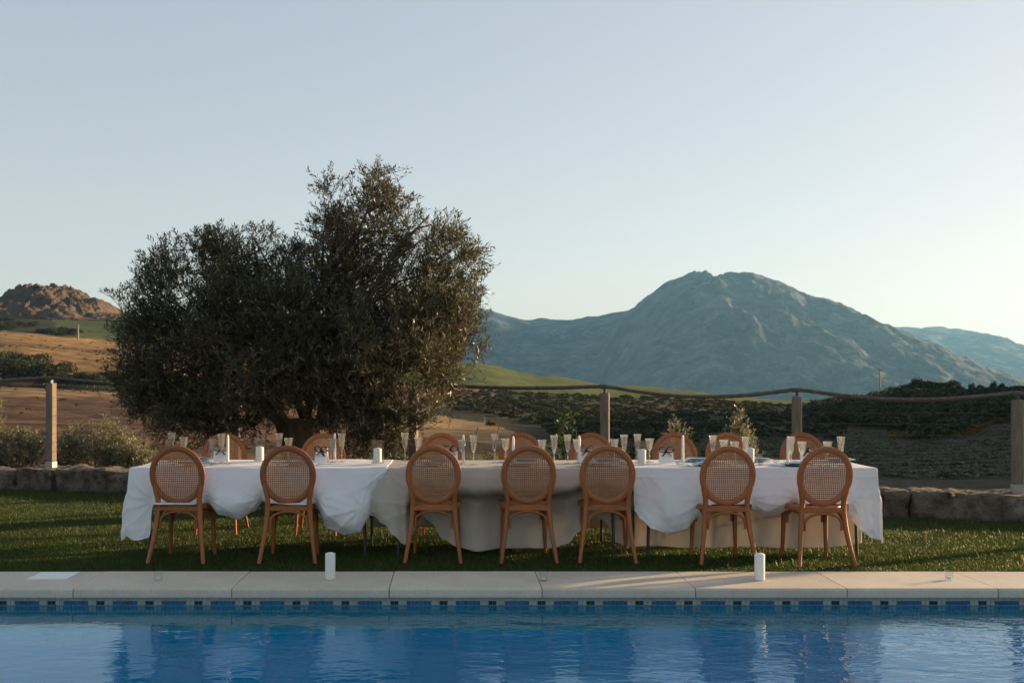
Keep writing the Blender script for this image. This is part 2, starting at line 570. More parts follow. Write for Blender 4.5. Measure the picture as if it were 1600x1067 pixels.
M["bark"] = surf("olive_bark", (0.07, 0.05, 0.038), (0.16, 0.12, 0.09), rough=0.95, scale=4, stretch=(3, 3, 0.7), bump=1.0, bscale=9, bdist=0.04)
M["pole"] = surf("grey_pole", (0.22, 0.20, 0.18), (0.28, 0.26, 0.23), rough=0.8)


def terrain_mat():
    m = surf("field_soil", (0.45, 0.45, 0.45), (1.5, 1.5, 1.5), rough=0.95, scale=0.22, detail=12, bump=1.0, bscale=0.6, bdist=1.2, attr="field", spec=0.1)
    return m


M["terrain"] = terrain_mat()
vary(M["wood"], 0.16); vary(M["cane"], 0.12); vary(M["coping"], 0.06); vary(M["stone"], 0.25)
M["mountain"] = surf("mountain_rock", (0.015, 0.020, 0.022), (0.10, 0.105, 0.115), rough=0.95, scale=0.008, detail=15, bump=1.0, bscale=0.022, bdist=34.0, spec=0.1, mid=(0.44, 0.64), nrough=0.74, c3=(0.115, 0.12, 0.125), s3=0.012, c3mid=(0.53, 0.62))
M["rocky"] = surf("outcrop_rock", (0.075, 0.050, 0.035), (0.19, 0.145, 0.11), rough=0.95, scale=0.09, detail=12, bump=1.0, bscale=0.16, bdist=6.0, spec=0.1, c3=(0.03, 0.032, 0.016), s3=0.09)

# ------------------------------------------------------------------ the setting: terrain
def smooth01(t):
    t = np.clip(t, 0, 1)
    return t * t * (3 - 2 * t)


COLS = [
    (-900, [(14.8, 735), (18, 748), (30, 738), (50, 705), (110, 648), (200, 590), (255, 570), (420, 500), (560, 475), (640, 470), (800, 490), (1500, 560)]),
    (0, [(14.8, 735), (18, 748), (30, 738), (50, 705), (110, 650), (200, 603), (255, 582), (420, 523), (560, 498), (640, 492), (800, 505), (1500, 560)]),
    (190, [(14.8, 735), (18, 748), (30, 738), (50, 708), (110, 655), (200, 610), (255, 592), (420, 536), (560, 503), (640, 497), (800, 512), (1500, 565)]),
    (420, [(14.0, 735), (18, 748), (30, 735), (60, 698), (120, 655), (200, 618), (260, 600), (420, 555), (560, 530), (640, 528), (800, 540), (1500, 585)]),
    (640, [(13.2, 737), (18, 752), (30, 735), (60, 693), (120, 655), (200, 626), (260, 610), (420, 572), (480, 562), (600, 570), (800, 580), (1500, 600)]),
    (740, [(13.0, 738), (18, 752), (30, 735), (60, 696), (110, 660), (200, 628), (260, 612), (420, 573), (480, 568), (600, 580), (800, 590), (1500, 605)]),
    (850, [(12.8, 740), (18, 755), (30, 738), (60, 704), (100, 674), (200, 630), (260, 616), (420, 590), (480, 587), (600, 596), (800, 603), (1500, 615)]),
    (960, [(12.4, 742), (18, 757), (30, 742), (60, 710), (100, 680), (200, 634), (260, 620), (420, 603), (480, 602), (600, 607), (800, 615), (1500, 622)]),
    (1250, [(11.8, 750), (18, 765), (30, 752), (60, 724), (100, 692), (200, 646), (260, 632), (330, 626), (420, 626), (600, 632), (800, 635), (1500, 640)]),
    (1450, [(11.3, 770), (18, 780), (30, 768), (60, 732), (100, 694), (180, 634), (240, 616), (270, 613), (330, 618), (600, 640), (800, 645), (1500, 645)]),
    (1620, [(11.0, 780), (18, 788), (30, 772), (60, 728), (100, 685), (180, 632), (240, 614), (270, 612), (330, 618), (600, 640), (800, 645), (1500, 645)]),
    (1680, [(11.0, 782), (18, 788), (30, 772), (60, 726), (100, 680), (180, 628), (240, 612), (270, 610), (330, 617), (600, 640), (800, 645), (1500, 645)]),
    (2050, [(10.5, 800), (18, 792), (30, 765), (45, 570), (60, 510), (100, 425), (180, 420), (240, 435), (270, 450), (330, 490), (600, 590), (800, 620), (1500, 640)]),  # unseen hill from here on, raised to keep sun off the right-hand valley
    (2500, [(10.5, 800), (18, 792), (30, 772), (45, 640), (60, 590), (100, 450), (180, 430), (240, 440), (270, 455), (330, 490), (600, 590), (800, 620), (1500, 640)]),
]


def terrain_z(px, Y):
    """terrain height for arrays of column px and depth Y"""
    px = np.asarray(px, float); Y = np.asarray(Y, float)
    zs = []
    lY = np.log(Y)
    for c, prof in COLS:
        yy = [p[0] for p in prof] + [2600, 20000]
        zz = [EYE - (p[1] - VY) * p[0] / F for p in prof] + [-72, -72]
        zs.append(np.interp(lY, np.log(yy), zz))
    zs = np.array(zs)
    cx = np.array([c for c, _ in COLS], float)
    k = np.clip(np.searchsorted(cx, px) - 1, 0, len(cx) - 2)
    t = smooth01((px - cx[k]) / (cx[k + 1] - cx[k]))
    a = np.take_along_axis(zs, k[None], 0)[0] if zs.ndim > 1 else zs[k]
    b = np.take_along_axis(zs, (k + 1)[None], 0)[0] if zs.ndim > 1 else zs[k + 1]
    return a * (1 - t) + b * t


def ground_z(px, Y):
    z = terrain_z(np.atleast_1d(float(px)), np.atleast_1d(float(Y)))[0]
    return float(z)


def field_colour(px, Y):
    n = len(px)
    lx = px + (vnoise(px * 0.02, np.log(Y) * 6, 3) - 0.5) * 60
    yy = Y * (1 + (fbm(px * 0.012, np.log(Y) * 5, 3, 5) - 0.45) * 0.10)
    BROWN = np.array((0.115, 0.066, 0.038)); TAN = np.array((0.27, 0.185, 0.09)); ORANGE = np.array((0.29, 0.175, 0.07))
    GREEN = np.array((0.075, 0.095, 0.026)); SCRUB = np.array((0.036, 0.036, 0.017)); DULL = np.array((0.066, 0.056, 0.034)); SOIL = np.array((0.08, 0.06, 0.035))
    C = np.tile(SCRUB, (n, 1))
    X_ = (px - VX) * Y / F

    def put(mask, c):
        C[mask] = c
    left = px < 640
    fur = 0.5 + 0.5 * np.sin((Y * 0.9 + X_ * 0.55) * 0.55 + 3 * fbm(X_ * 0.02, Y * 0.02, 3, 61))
    put(left & (yy < 22), SOIL)
    put(left & (yy >= 22) & (yy < 190), BROWN)
    put(left & (yy >= 150) & (yy < 192), BROWN * 0.5 + TAN * 0.5)
    put(left & (yy >= 192) & (yy < 250), SCRUB * 1.2)
    put(left & (yy >= 250) & (yy < 430), ORANGE)
    put(left & (yy >= 330) & (yy < 352), ORANGE * 0.72)
    put(left & (yy >= 430) & (lx > 70), GREEN)
    put(left & (yy >= 430) & (lx <= 70), SCRUB)
    mid = (px >= 560) & (px < 930)
    put(mid & (yy < 34), np.array((0.08, 0.09, 0.035)))
    put(mid & (yy >= 34) & (yy < 46), GREEN)
    tan0 = 74 - (px - 640) * 0.08; tan1 = 150 - (px - 640) * 0.36
    put(mid & (yy >= 46) & (yy < tan0), BROWN * 1.1)
    put(mid & (yy >= tan0) & (yy < tan1), TAN)
    put(mid & (yy >= np.maximum(tan1, tan0)), SCRUB)
    road = mid & (np.abs(yy - (236 - (780 - px) * 0.75)) < 7) & (px > 600) & (px < 800)
    red = mid & (yy > 243 - (780 - px) * 0.70) & (yy < 268) & (px < 785)
    put(red, BROWN * 1.35)
    put(road, np.array((0.2, 0.17, 0.12)))
    far = (px >= 560) & (px < 1300)
    put(far & (yy > 272 - np.clip(px - 780, 0, 500) * 0.04), GREEN)
    right = px >= 930
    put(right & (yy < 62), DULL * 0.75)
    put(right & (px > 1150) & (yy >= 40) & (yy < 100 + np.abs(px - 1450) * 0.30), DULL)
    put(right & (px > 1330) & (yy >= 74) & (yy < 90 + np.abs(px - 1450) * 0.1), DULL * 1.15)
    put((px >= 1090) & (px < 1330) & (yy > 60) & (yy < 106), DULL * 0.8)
    
    # tracks across the ploughed field
    tr = (np.abs(yy - (66 + (px - 40) * 0.16)) < 2.2) & (px < 150) | (np.abs(px - 232 - 14 * np.sin(Y * 0.12)) < 5) & (yy > 48) & (yy < 75) | (np.abs(px - 180 + Y * .15) < 4) & (yy > 46) & (yy < 72)
    put(tr & left, BROWN * 0.55)
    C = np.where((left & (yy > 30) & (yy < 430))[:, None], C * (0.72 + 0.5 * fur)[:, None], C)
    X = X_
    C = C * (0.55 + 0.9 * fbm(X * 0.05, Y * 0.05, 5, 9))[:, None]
    return C


def build_terrain():
    pxs = np.concatenate([np.linspace(-900, -20, 60), np.linspace(-15, 1615, 410), np.linspace(1620, 2500, 70)])
    Ys = np.concatenate([np.exp(np.linspace(math.log(10.4), math.log(620), 300)), np.exp(np.linspace(math.log(640), math.log(20000), 40))])
    PX, YY = np.meshgrid(pxs, Ys)
    px = PX.ravel(); Y = YY.ravel()
    # keep the sheet under the lawn in front of the wall line
    z = terrain_z(px, np.maximum(Y, 11.0))
    X = (px - VX) * Y / F
    amp = np.clip((Y - 25) / 100, 0, 1)
    z = z + (fbm(X * 0.03, Y * 0.03, 4, 21) - 0.47) * 1.6 * amp + (fbm(X * 0.3, Y * 0.3, 3, 22) - 0.44) * 0.25 * np.clip((Y - 16) / 20, 0, 1)
    yw = 13.78 - 0.26 * (X + 6.29) + 0.15
    z = np.where(Y < yw + 0.35, np.minimum(z, -0.12), z)
    V = np.stack([X, Y, z], 1)
    nr, nc = PX.shape
    i = np.arange(nr - 1)[:, None] * nc + np.arange(nc - 1)[None]
    Fc = np.stack([i, i + 1, i + nc + 1, i + nc], -1).reshape(-1, 4)
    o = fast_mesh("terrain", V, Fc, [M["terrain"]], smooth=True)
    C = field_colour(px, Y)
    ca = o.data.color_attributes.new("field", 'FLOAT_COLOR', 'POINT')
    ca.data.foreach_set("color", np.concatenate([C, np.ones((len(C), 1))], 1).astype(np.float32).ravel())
    tag(o, kind="structure")
    return o


build_terrain()


def ridge_mesh(name, pts, Y0, depth_front, depth_back, base_z, mat, nx, nv, seed, rough_amp, nscale, power=1.25, bulge=None, crag=5.0):
    """a mountain: crest traced as heights at depth Y0, falling to base_z towards the viewer and behind"""
    pts = np.array(pts, float)
    pxs = np.linspace(pts[0, 0], pts[-1, 0], nx)
    py = np.interp(pxs, pts[:, 0], pts[:, 1]) + (fbm(pxs * 0.09, pxs * 0 + seed, 5, seed + 3) - 0.47) * crag
    zc = EYE - (py - VY) * Y0 / F
    X0 = (pxs - VX) * Y0 / F
    vs = np.linspace(0, 1.6, nv)        # 0 front foot .. 1 crest .. 1.6 back
    V = np.zeros((nv, nx, 3))
    for r, v in enumerate(vs):
        if v <= 1:
            h = 1 - (1 - v) ** power
            Yv = Y0 - depth_front * (1 - v)
        else:
            h = 1 - ((v - 1) / 0.6) ** 1.3
            Yv = Y0 + depth_back * (v - 1) / 0.6
        Yr = np.full(nx, Yv)
        amp = rough_amp * (4 * v * (1 - v) if v <= 1 else 0.0)
        zz = base_z + (zc - base_z) * h
        wx = (fbm(X0 * nscale * 0.7, Yr * nscale * 0.7, 3, seed + 50) - 0.45) * 1.6
        nn = fbm(X0 * nscale + wx, Yr * nscale * 0.8 - wx, 7, seed, ridged=True) - 0.6
        hh = np.clip((zc - base_z) / (np.max(zc) - base_z), 0.05, 1)
        zz = zz + nn * amp * hh + (fbm(X0 * nscale * 6, Yr * nscale * 6, 4, seed + 5) - 0.47) * rough_amp * 0.25 * hh * (1 if v < 1.05 else 0)
        Yr = Yr + (fbm(X0 * nscale * 1.5, np.full(nx, v * 3.0), 4, seed + 9) - 0.47) * depth_front * 0.5 * (v * (1 - v) if v < 1 else 0.0)
        if bulge is not None:
            Yr = Yr - bulge(pxs) * np.clip(v, 0, 1) * depth_front
        V[r, :, 0] = X0; V[r, :, 1] = Yr; V[r, :, 2] = zz
    i = np.arange(nv - 1)[:, None] * nx + np.arange(nx - 1)[None]
    Fc = np.stack([i, i + 1, i + nx + 1, i + nx], -1).reshape(-1, 4)
    o = fast_mesh(name, V.reshape(-1, 3), Fc, [mat], smooth=True)
    tag(o, kind="structure")
    return o


ridge_mesh("mountain", [(900, 625), (930, 560), (960, 505), (985, 487), (995, 474), (1010, 462), (1050, 438), (1070, 431), (1079, 427), (1086, 422.5), (1091, 426), (1101, 434), (1115, 432), (1135, 428),
                        (1158, 427), (1180, 431), (1205, 440), (1240, 456), (1275, 472), (1320, 496), (1345, 508), (1380, 530), (1420, 554), (1460, 576), (1500, 594), (1540, 610), (1600, 630)],
           4000, 1300, 900, -76, M["mountain"], 420, 200, 41, 150, 0.0032, crag=0.8)
ridge_mesh("mountain_ridge", [(250, 540), (420, 520), (560, 500), (650, 488), (700, 482), (740, 480), (765, 485), (800, 497), (830, 500), (850, 498), (890, 500), (930, 495), (985, 484), (1060, 470), (1200, 500), (1320, 560)],
           4900, 1500, 800, -76, M["mountain"], 340, 150, 57, 130, 0.0028, crag=3.0)
ridge_mesh("far_ridge", [(1150, 560), (1250, 535), (1320, 512), (1362, 510), (1385, 512), (1405, 511), (1425, 513), (1450, 511), (1470, 511), (1476, 519), (1500, 527), (1530, 542), (1545, 546), (1570, 546), (1600, 543), (1700, 535), (1900, 520), (2200, 560), (2500, 600)],
           7200, 2200, 900, -76, M["mountain"], 300, 110, 73, 120, 0.0020)
ridge_mesh("rocky_hill", [(-160, 512), (-60, 505), (8, 494), (14, 486), (30, 476), (45, 464), (60, 458), (66, 455), (78, 457), (92, 459), (100, 454), (108, 452), (120, 455), (138, 463), (150, 471), (160, 472), (172, 478), (185, 490), (230, 500), (330, 525)],
           660, 95, 120, 36, M["rocky"], 420, 130, 91, 26, 0.055, power=1.6, crag=9.0)

g = MB().add([(-15000, -15000, -79), (15000, -15000, -79), (15000, 15000, -79), (-15000, 15000, -79)], [(0, 1, 2, 3)])
tag(g.build("ground", surf("far_plain", (0.14, 0.11, 0.06), (0.10, 0.11, 0.05), rough=0.95, scale=0.002)), kind="structure")

# ------------------------------------------------------------------ pool, coping, lawn, terrace
CY0, CY1 = 7.10, 7.74          # front and back edge of the coping
WATER_Z = -0.13
PX0, PX1, PY0 = -10.5, 10.5, 1.6

cop = empty("pool_coping", (0, CY0, 0)); tag(cop, kind="structure")
joints_px = [114, 362, 608, 847, 1087, 1324, 1560]
jx = [gx(p, CY0) for p in joints_px]
jx = [jx[0] - 1.1 * k for k in range(6, 0, -1)] + jx + [jx[-1] + 1.1 * k for k in range(1, 4)]
for a, b in zip(jx[:-1], jx[1:]):
    w = b - a - 0.006
    # slab with a rounded nose over the pool; section in (y, z)
    sec = [(0.012, -0.072), (0.003, -0.066), (0.0, -0.055), (0.0, -0.016), (0.004, -0.006), (0.014, 0.0), (0.64, 0.0), (0.64, -0.072)]
    mb = MB()
    v = [(x, y, z) for x in (-w / 2, w / 2) for (y, z) in sec]
    f = [(i, (i + 1) % 8, 8 + (i + 1) % 8, 8 + i) for i in range(8)] + [tuple(range(7, -1, -1)), tuple(range(8, 16))]
    mb.add(v, f)
    s = mb.build("slab", M["coping"], cop)
    s.location = ((a + b) / 2, random.uniform(-0.0015, 0.0015), random.uniform(-0.001, 0.001))

basin = empty("pool", (0, 0, 0)); tag(basin, kind="structure")
mb = MB()
zb = -0.95
yb = CY0 + 0.045
mb.add([(PX0, PY0, zb), (PX1, PY0, zb), (PX1, yb, zb), (PX0, yb, zb)], [(0, 1, 2, 3)])
mb.add([(PX0, yb, zb), (PX1, yb, zb), (PX1, yb, -0.30), (PX0, yb, -0.30)], [(0, 1, 2, 3)])
mb.add([(PX0, PY0, zb), (PX0, PY0, -0.07), (PX1, PY0, -0.07), (PX1, PY0, zb)], [(0, 1, 2, 3)])
mb.add([(PX0, PY0, zb), (PX0, yb, zb), (PX0, yb, -0.07), (PX0, PY0, -0.07)], [(0, 1, 2, 3)])
mb.add([(PX1, PY0, zb), (PX1, PY0, -0.07), (PX1, yb, -0.07), (PX1, yb, zb)], [(0, 1, 2, 3)])
mb.build("basin", M["pool_liner"], basin)
MB().add([(PX0, yb, -0.30), (PX1, yb, -0.30), (PX1, yb, -0.07), (PX0, yb, -0.07)], [(0, 1, 2, 3)]).build("tile_backing", M["grout"], basin)
# waterline mosaic: 12-tile repeat of six blue, two black, cream between
tiles = {"tile_teal": MB(), "tile_cream": MB(), "tile_blue": MB(), "tile_black": MB()}
pit = 0.0293
x = PX0 + 0.02
k = 0
off = int(round((gx(16.5, CY0) - x) / pit)) % 12
while x < PX1 - 0.03:
    q = (k - off) % 12
    for r in range(7):
        zc = -0.072 - pit * (r + 0.35)
        if r == 1:
            kind = "tile_blue" if q < 6 else ("tile_black" if q in (8, 9) else "tile_cream")
        elif r == 0:
            kind = "tile_cream"
        else:
            kind = "tile_teal"
        xx = x + pit / 2; e = 0.0132
        zt, zl = zc + e, zc - e
        y1 = yb - 0.004
        tiles[kind].add([(xx - e, y1, zl), (xx + e, y1, zl), (xx + e, y1, zt), (xx - e, y1, zt), (xx - e, yb, zt), (xx + e, yb, zt), (xx - e, yb, zl), (xx + e, yb, zl)],
                        [(0, 1, 2, 3), (3, 2, 5, 4), (0, 3, 4, 6), (1, 7, 5, 2)])
    x += pit; k += 1
for kx, mbt in tiles.items():
    o = mbt.build("waterline_tiles", M[kx], basin); o["kind"] = "stuff"

mbw = MB().add([(PX0 + .01, PY0 + .01, WATER_Z), (PX1 - .01, PY0 + .01, WATER_Z), (PX1 - .01, yb - .003, WATER_Z), (PX0 + .01, yb - .003, WATER_Z)], [(0, 1, 2, 3)])
tag(mbw.build("water", water_mat()), kind="structure")

# terrace round the camera side of the pool
mb = MB()
def rect(mb, x0, x1, y0, y1, z0, z1):
    mb.box(((x0 + x1) / 2, (y0 + y1) / 2, (z0 + z1) / 2), (x1 - x0, y1 - y0, z1 - z0))
rect(mb, -22, 22, -18, PY0, -0.07, 0.0)
rect(mb, -22, PX0, PY0, CY1, -0.07, 0.0)
rect(mb, PX1, 22, PY0, CY1, -0.07, 0.0)
tag(mb.build("terrace", M["paving"]), kind="structure")
mb = MB(); rect(mb, -22.5, 22.5, -18.5, 1.2, -30, -0.08)
tag(mb.build("terrace_bank", M["soil"]), kind="structure")

def wall_y(x):
    return 13.78 - 0.26 * (x + 6.29)

# lawn sheet
nx, ny = 90, 46
xs = np.linspace(-16, 13, nx)
V = []; 
for j in range(ny):
    t = j / (ny - 1)
    for x in xs:
        y1 = wall_y(x) + 0.12
        y = CY1 + 0.004 + t * (y1 - CY1)
        V.append((x, y, -0.022 + (fbm(np.array([x * 0.9]), np.array([y * 0.9]), 3, 4)[0] - 0.45) * 0.03 * min(1, t * 6)))
Fc = [(j * nx + i, j * nx + i + 1, (j + 1) * nx + i + 1, (j + 1) * nx + i) for j in range(ny - 1) for i in range(nx - 1)]
lawn = link_mesh("lawn", V, Fc, M["soil"], smooth=True); tag(lawn, kind="structure")
mb = MB(); rect(mb, -16, 13, CY1 - 0.02, CY1 + 0.6, -0.4, -0.06)
tag(mb.build("lawn_bed", M["soil"]), kind="structure")


def build_grass(n):
    u = rng.random(n); t = rng.random(n) ** 1.25
    Y = CY1 + 0.012 + t * 6.2
    px = -60 + u * 1720
    X = (px - VX) * Y / F
    keep = Y < (13.78 - 0.26 * (X + 6.29)) - 0.02
    X, Y = X[keep], Y[keep]; n = len(X)
    clump = fbm(X * 2.2, Y * 2.2, 3, 77)
    h = (0.016 + 0.026 * rng.random(n)) * (0.45 + 1.1 * clump)
    h *= np.where(rng.random(n) < 0.012, 1.9, 1.0)
    w = 0.0015 + 0.0014 * rng.random(n)
    a = rng.random(n) * 2 * np.pi
    lean = h * (0.15 + 0.6 * rng.random(n)); la = rng.random(n) * 2 * np.pi
    z0 = -0.024
    dx, dy = np.cos(a) * w, np.sin(a) * w
    mx, my = X + np.cos(la) * lean * 0.35, Y + np.sin(la) * lean * 0.35
    tx, ty = X + np.cos(la) * lean, Y + np.sin(la) * lean
    V = np.empty((n, 5, 3))
    V[:, 0] = np.stack([X - dx, Y - dy, np.full(n, z0)], 1)
    V[:, 1] = np.stack([X + dx, Y + dy, np.full(n, z0)], 1)
    V[:, 2] = np.stack([mx + dx * .8, my + dy * .8, z0 + h * 0.6], 1)
    V[:, 3] = np.stack([mx - dx * .8, my - dy * .8, z0 + h * 0.6], 1)
    V[:, 4] = np.stack([tx, ty, z0 + h], 1)
    b = np.arange(n)[:, None] * 5
    Fc = np.concatenate([b + np.array([[0, 1, 2]]), b + np.array([[0, 2, 3]]), b + np.array([[3, 2, 4]])], 0)
    o = fast_mesh("grass", V.reshape(-1, 3), Fc, [M["grass"]])
    tag(o, "short green lawn grass between pool coping and stone wall", "grass", kind="stuff")


build_grass(460000)

# ------------------------------------------------------------------ stone wall and fence on it
wall_ang = math.atan2(-0.26, 1.0)
wallo = empty("stone_wall", (0, wall_y(0), 0))
tag(wallo, "low wall of rough weathered stone blocks along the far lawn edge", "stone wall")


def stone_mesh(w, d, h, seed):
    n = 9
    nxs, nys, nzs = max(4, int(w / 0.045)), 9, 8
    V = []; idx = {}; Fc = []

    def vid(i, j, k):
        key = (i, j, k)
        if key not in idx:
            idx[key] = len(V); V.append((i / nxs * 2 - 1, j / nys * 2 - 1, k / nzs * 2 - 1))
        return idx[key]
    for i in range(nxs):
        for j in range(nys):
            Fc.append((vid(i, j, 0), vid(i, j + 1, 0), vid(i + 1, j + 1, 0), vid(i + 1, j, 0)))
            Fc.append((vid(i, j, nzs), vid(i + 1, j, nzs), vid(i + 1, j + 1, nzs), vid(i, j + 1, nzs)))
    for i in range(nxs):
        for k in range(nzs):
            Fc.append((vid(i, 0, k), vid(i + 1, 0, k), vid(i + 1, 0, k + 1), vid(i, 0, k + 1)))
            Fc.append((vid(i, nys, k), vid(i, nys, k + 1), vid(i + 1, nys, k + 1), vid(i + 1, nys, k)))
    for j in range(nys):
        for k in range(nzs):
            Fc.append((vid(0, j, k), vid(0, j, k + 1), vid(0, j + 1, k + 1), vid(0, j + 1, k)))
            Fc.append((vid(nxs, j, k), vid(nxs, j + 1, k), vid(nxs, j + 1, k + 1), vid(nxs, j, k + 1)))
    p = np.array(V)
    e = 16.0                        # rounded block, then broken by noise
    q = p / (np.sum(np.abs(p) ** e, 1, keepdims=True) ** (1 / e)) * np.max(np.abs(p), 1, keepdims=True)
    P = q * np.array([w, d, h]) / 2
    s = seed * 13.7
    nn = fbm(P[:, 0] * 4 + s + P[:, 1] * 2, P[:, 2] * 5 + P[:, 1] * 3.1 + s, 4, seed) - 0.47
    n2 = fbm(P[:, 0] * 9 + s, P[:, 2] * 11 - P[:, 1] * 7 + s, 3, seed + 4, ridged=True) - 0.6
    P = P + p * (np.array([0.04, 0.16, 0.09]) * nn[:, None] + np.array([0.01, 0.07, 0.04]) * n2[:, None])
    return P, Fc


# joints of the visible blocks, by where they stand along the wall
cuts = [-9.4, -8.3, -7.2, -6.05, -5.42, -4.25, -3.1, -2.2, -1.05, -0.2, 0.9, 1.75, 2.9, 3.7, 4.78, 5.05, 6.35, 7.5, 8.6]
for i, (a, b) in enumerate(zip(cuts[:-1], cuts[1:])):
    w = (b - a) * math.sqrt(1 + 0.26 ** 2) - 0.014
    hgt = 0.29 + (0.02 * math.sin(i * 2.3))
    V, Fc = stone_mesh(w, 0.52 + 0.04 * math.sin(i * 5.1), hgt + 0.08, 11 + i)
    s = link_mesh("stone", V, Fc, M["stone"], wallo, smooth=True, sharp=55)
    xm = (a + b) / 2
    s.location = (xm, wall_y(xm) + 0.30 - wall_y(0) + 0.02 * math.sin(i * 3.3), (hgt + 0.08) / 2 - 0.10)
    s.rotation_euler = (random.uniform(-.02, .02), random.uniform(-.012, .012), wall_ang + random.uniform(-.02, .02))

fence = empty("rope_fence", (0, wall_y(0) + 0.3, 0.2))
tag(fence, "timber post fence with twisted steel rope on the stone wall", "fence")
FO = Vector(fence.location)
posts = []
for px_ in (-212, 80, 370, 646, 945, 1245, 1590, 1965):
    a = (px_ - VX) / F
    Y = (14.12 - 0.26 * 6.29) / (1 + 0.26 * a)
    X = a * Y
    posts.append((X, Y))
for i, (X, Y) in enumerate(posts):
    zt = 1.45 - (X + 5.67) * 0.0152
    zb_ = 0.20
    hgt = zt - zb_
    mb = MB(); mb.box((0, 0, hgt / 2 + 0.06), (0.105, 0.105, hgt - 0.12), bev=0.006)
    p = mb.build("post", M["post"], fence)
    p.location = Vector((X, Y, zb_)) - FO
    p.rotation_euler = (0, 0, wall_ang)
    MB().box((0, 0, 0.075), (0.113, 0.113, 0.15), bev=0.003).build("shoe", M["post_shoe"], p)
    mb = MB(); mb.box((0, 0, hgt + 0.012), (0.03, 0.05, 0.07)); mb.box((0, 0, hgt + 0.062), (0.12, 0.075, 0.03), bev=0.006)
    mb.build("rope_clamp", M["metal_dark"], p)
    for s_ in (-0.028, 0.028):
        mb = MB(); mb.tube([(0.056, s_ * 0, 0.045 if s_ < 0 else 0.11), (0.0595, 0, 0.045 if s_ < 0 else 0.11)], 0.009, 8)
        mb.build("bolt", M["metal_dark"], p)
    posts[i] = (X, Y, zt)

# rope: three twisted strands
sags = [0.07, 0.07, 0.04, 0.04, 0.105, 0.095, 0.09]
path = []
for (A, B, sg) in zip(posts[:-1], posts[1:], sags):
    n = 76
    for k in range(n):
        t = k / n
        s = 4 * t * (1 - t)
        # soft hump over the clamp
        path.append(Vector((A[0] + (B[0] - A[0]) * t, A[1] + (B[1] - A[1]) * t, A[2] + (B[2] - A[2]) * t + 0.078 - sg * (s ** 1.15))))
path.append(Vector((posts[-1][0], posts[-1][1], posts[-1][2] + 0.078)))
mb = MB()
dist = [0.0]
for p, q in zip(path[:-1], path[1:]):
    dist.append(dist[-1] + (q - p).length)
for st in range(4):
    pts = []
    for i, p in enumerate(path):
        t = (path[min(i + 1, len(path) - 1)] - path[max(i - 1, 0)]).normalized()
        a = Vector((0, 0, 1)); a = (a - t * a.z).normalized(); b = t.cross(a)
        th = dist[i] * 2 * math.pi / 0.40 + st * math.pi / 2
        pts.append(p + a * math.cos(th) * 0.0185 + b * math.sin(th) * 0.0185 - FO)
    mb.tube(pts, 0.0115, 6)
mb.build("rope", M["rope"], fence, smooth=True)
for wi in range(8):
    mb = MB()
    z_rel = 0.17 + wi * 0.125
    mb.tube([Vector((X, Y, 0.20 + z_rel)) - FO for (X, Y, zt) in posts], 0.0022, 4)
    mb.build("wire", M["metal_dark"], fence)

# ------------------------------------------------------------------ vegetation
def unit(v):
    return v / (np.linalg.norm(v, axis=-1, keepdims=True) + 1e-9)


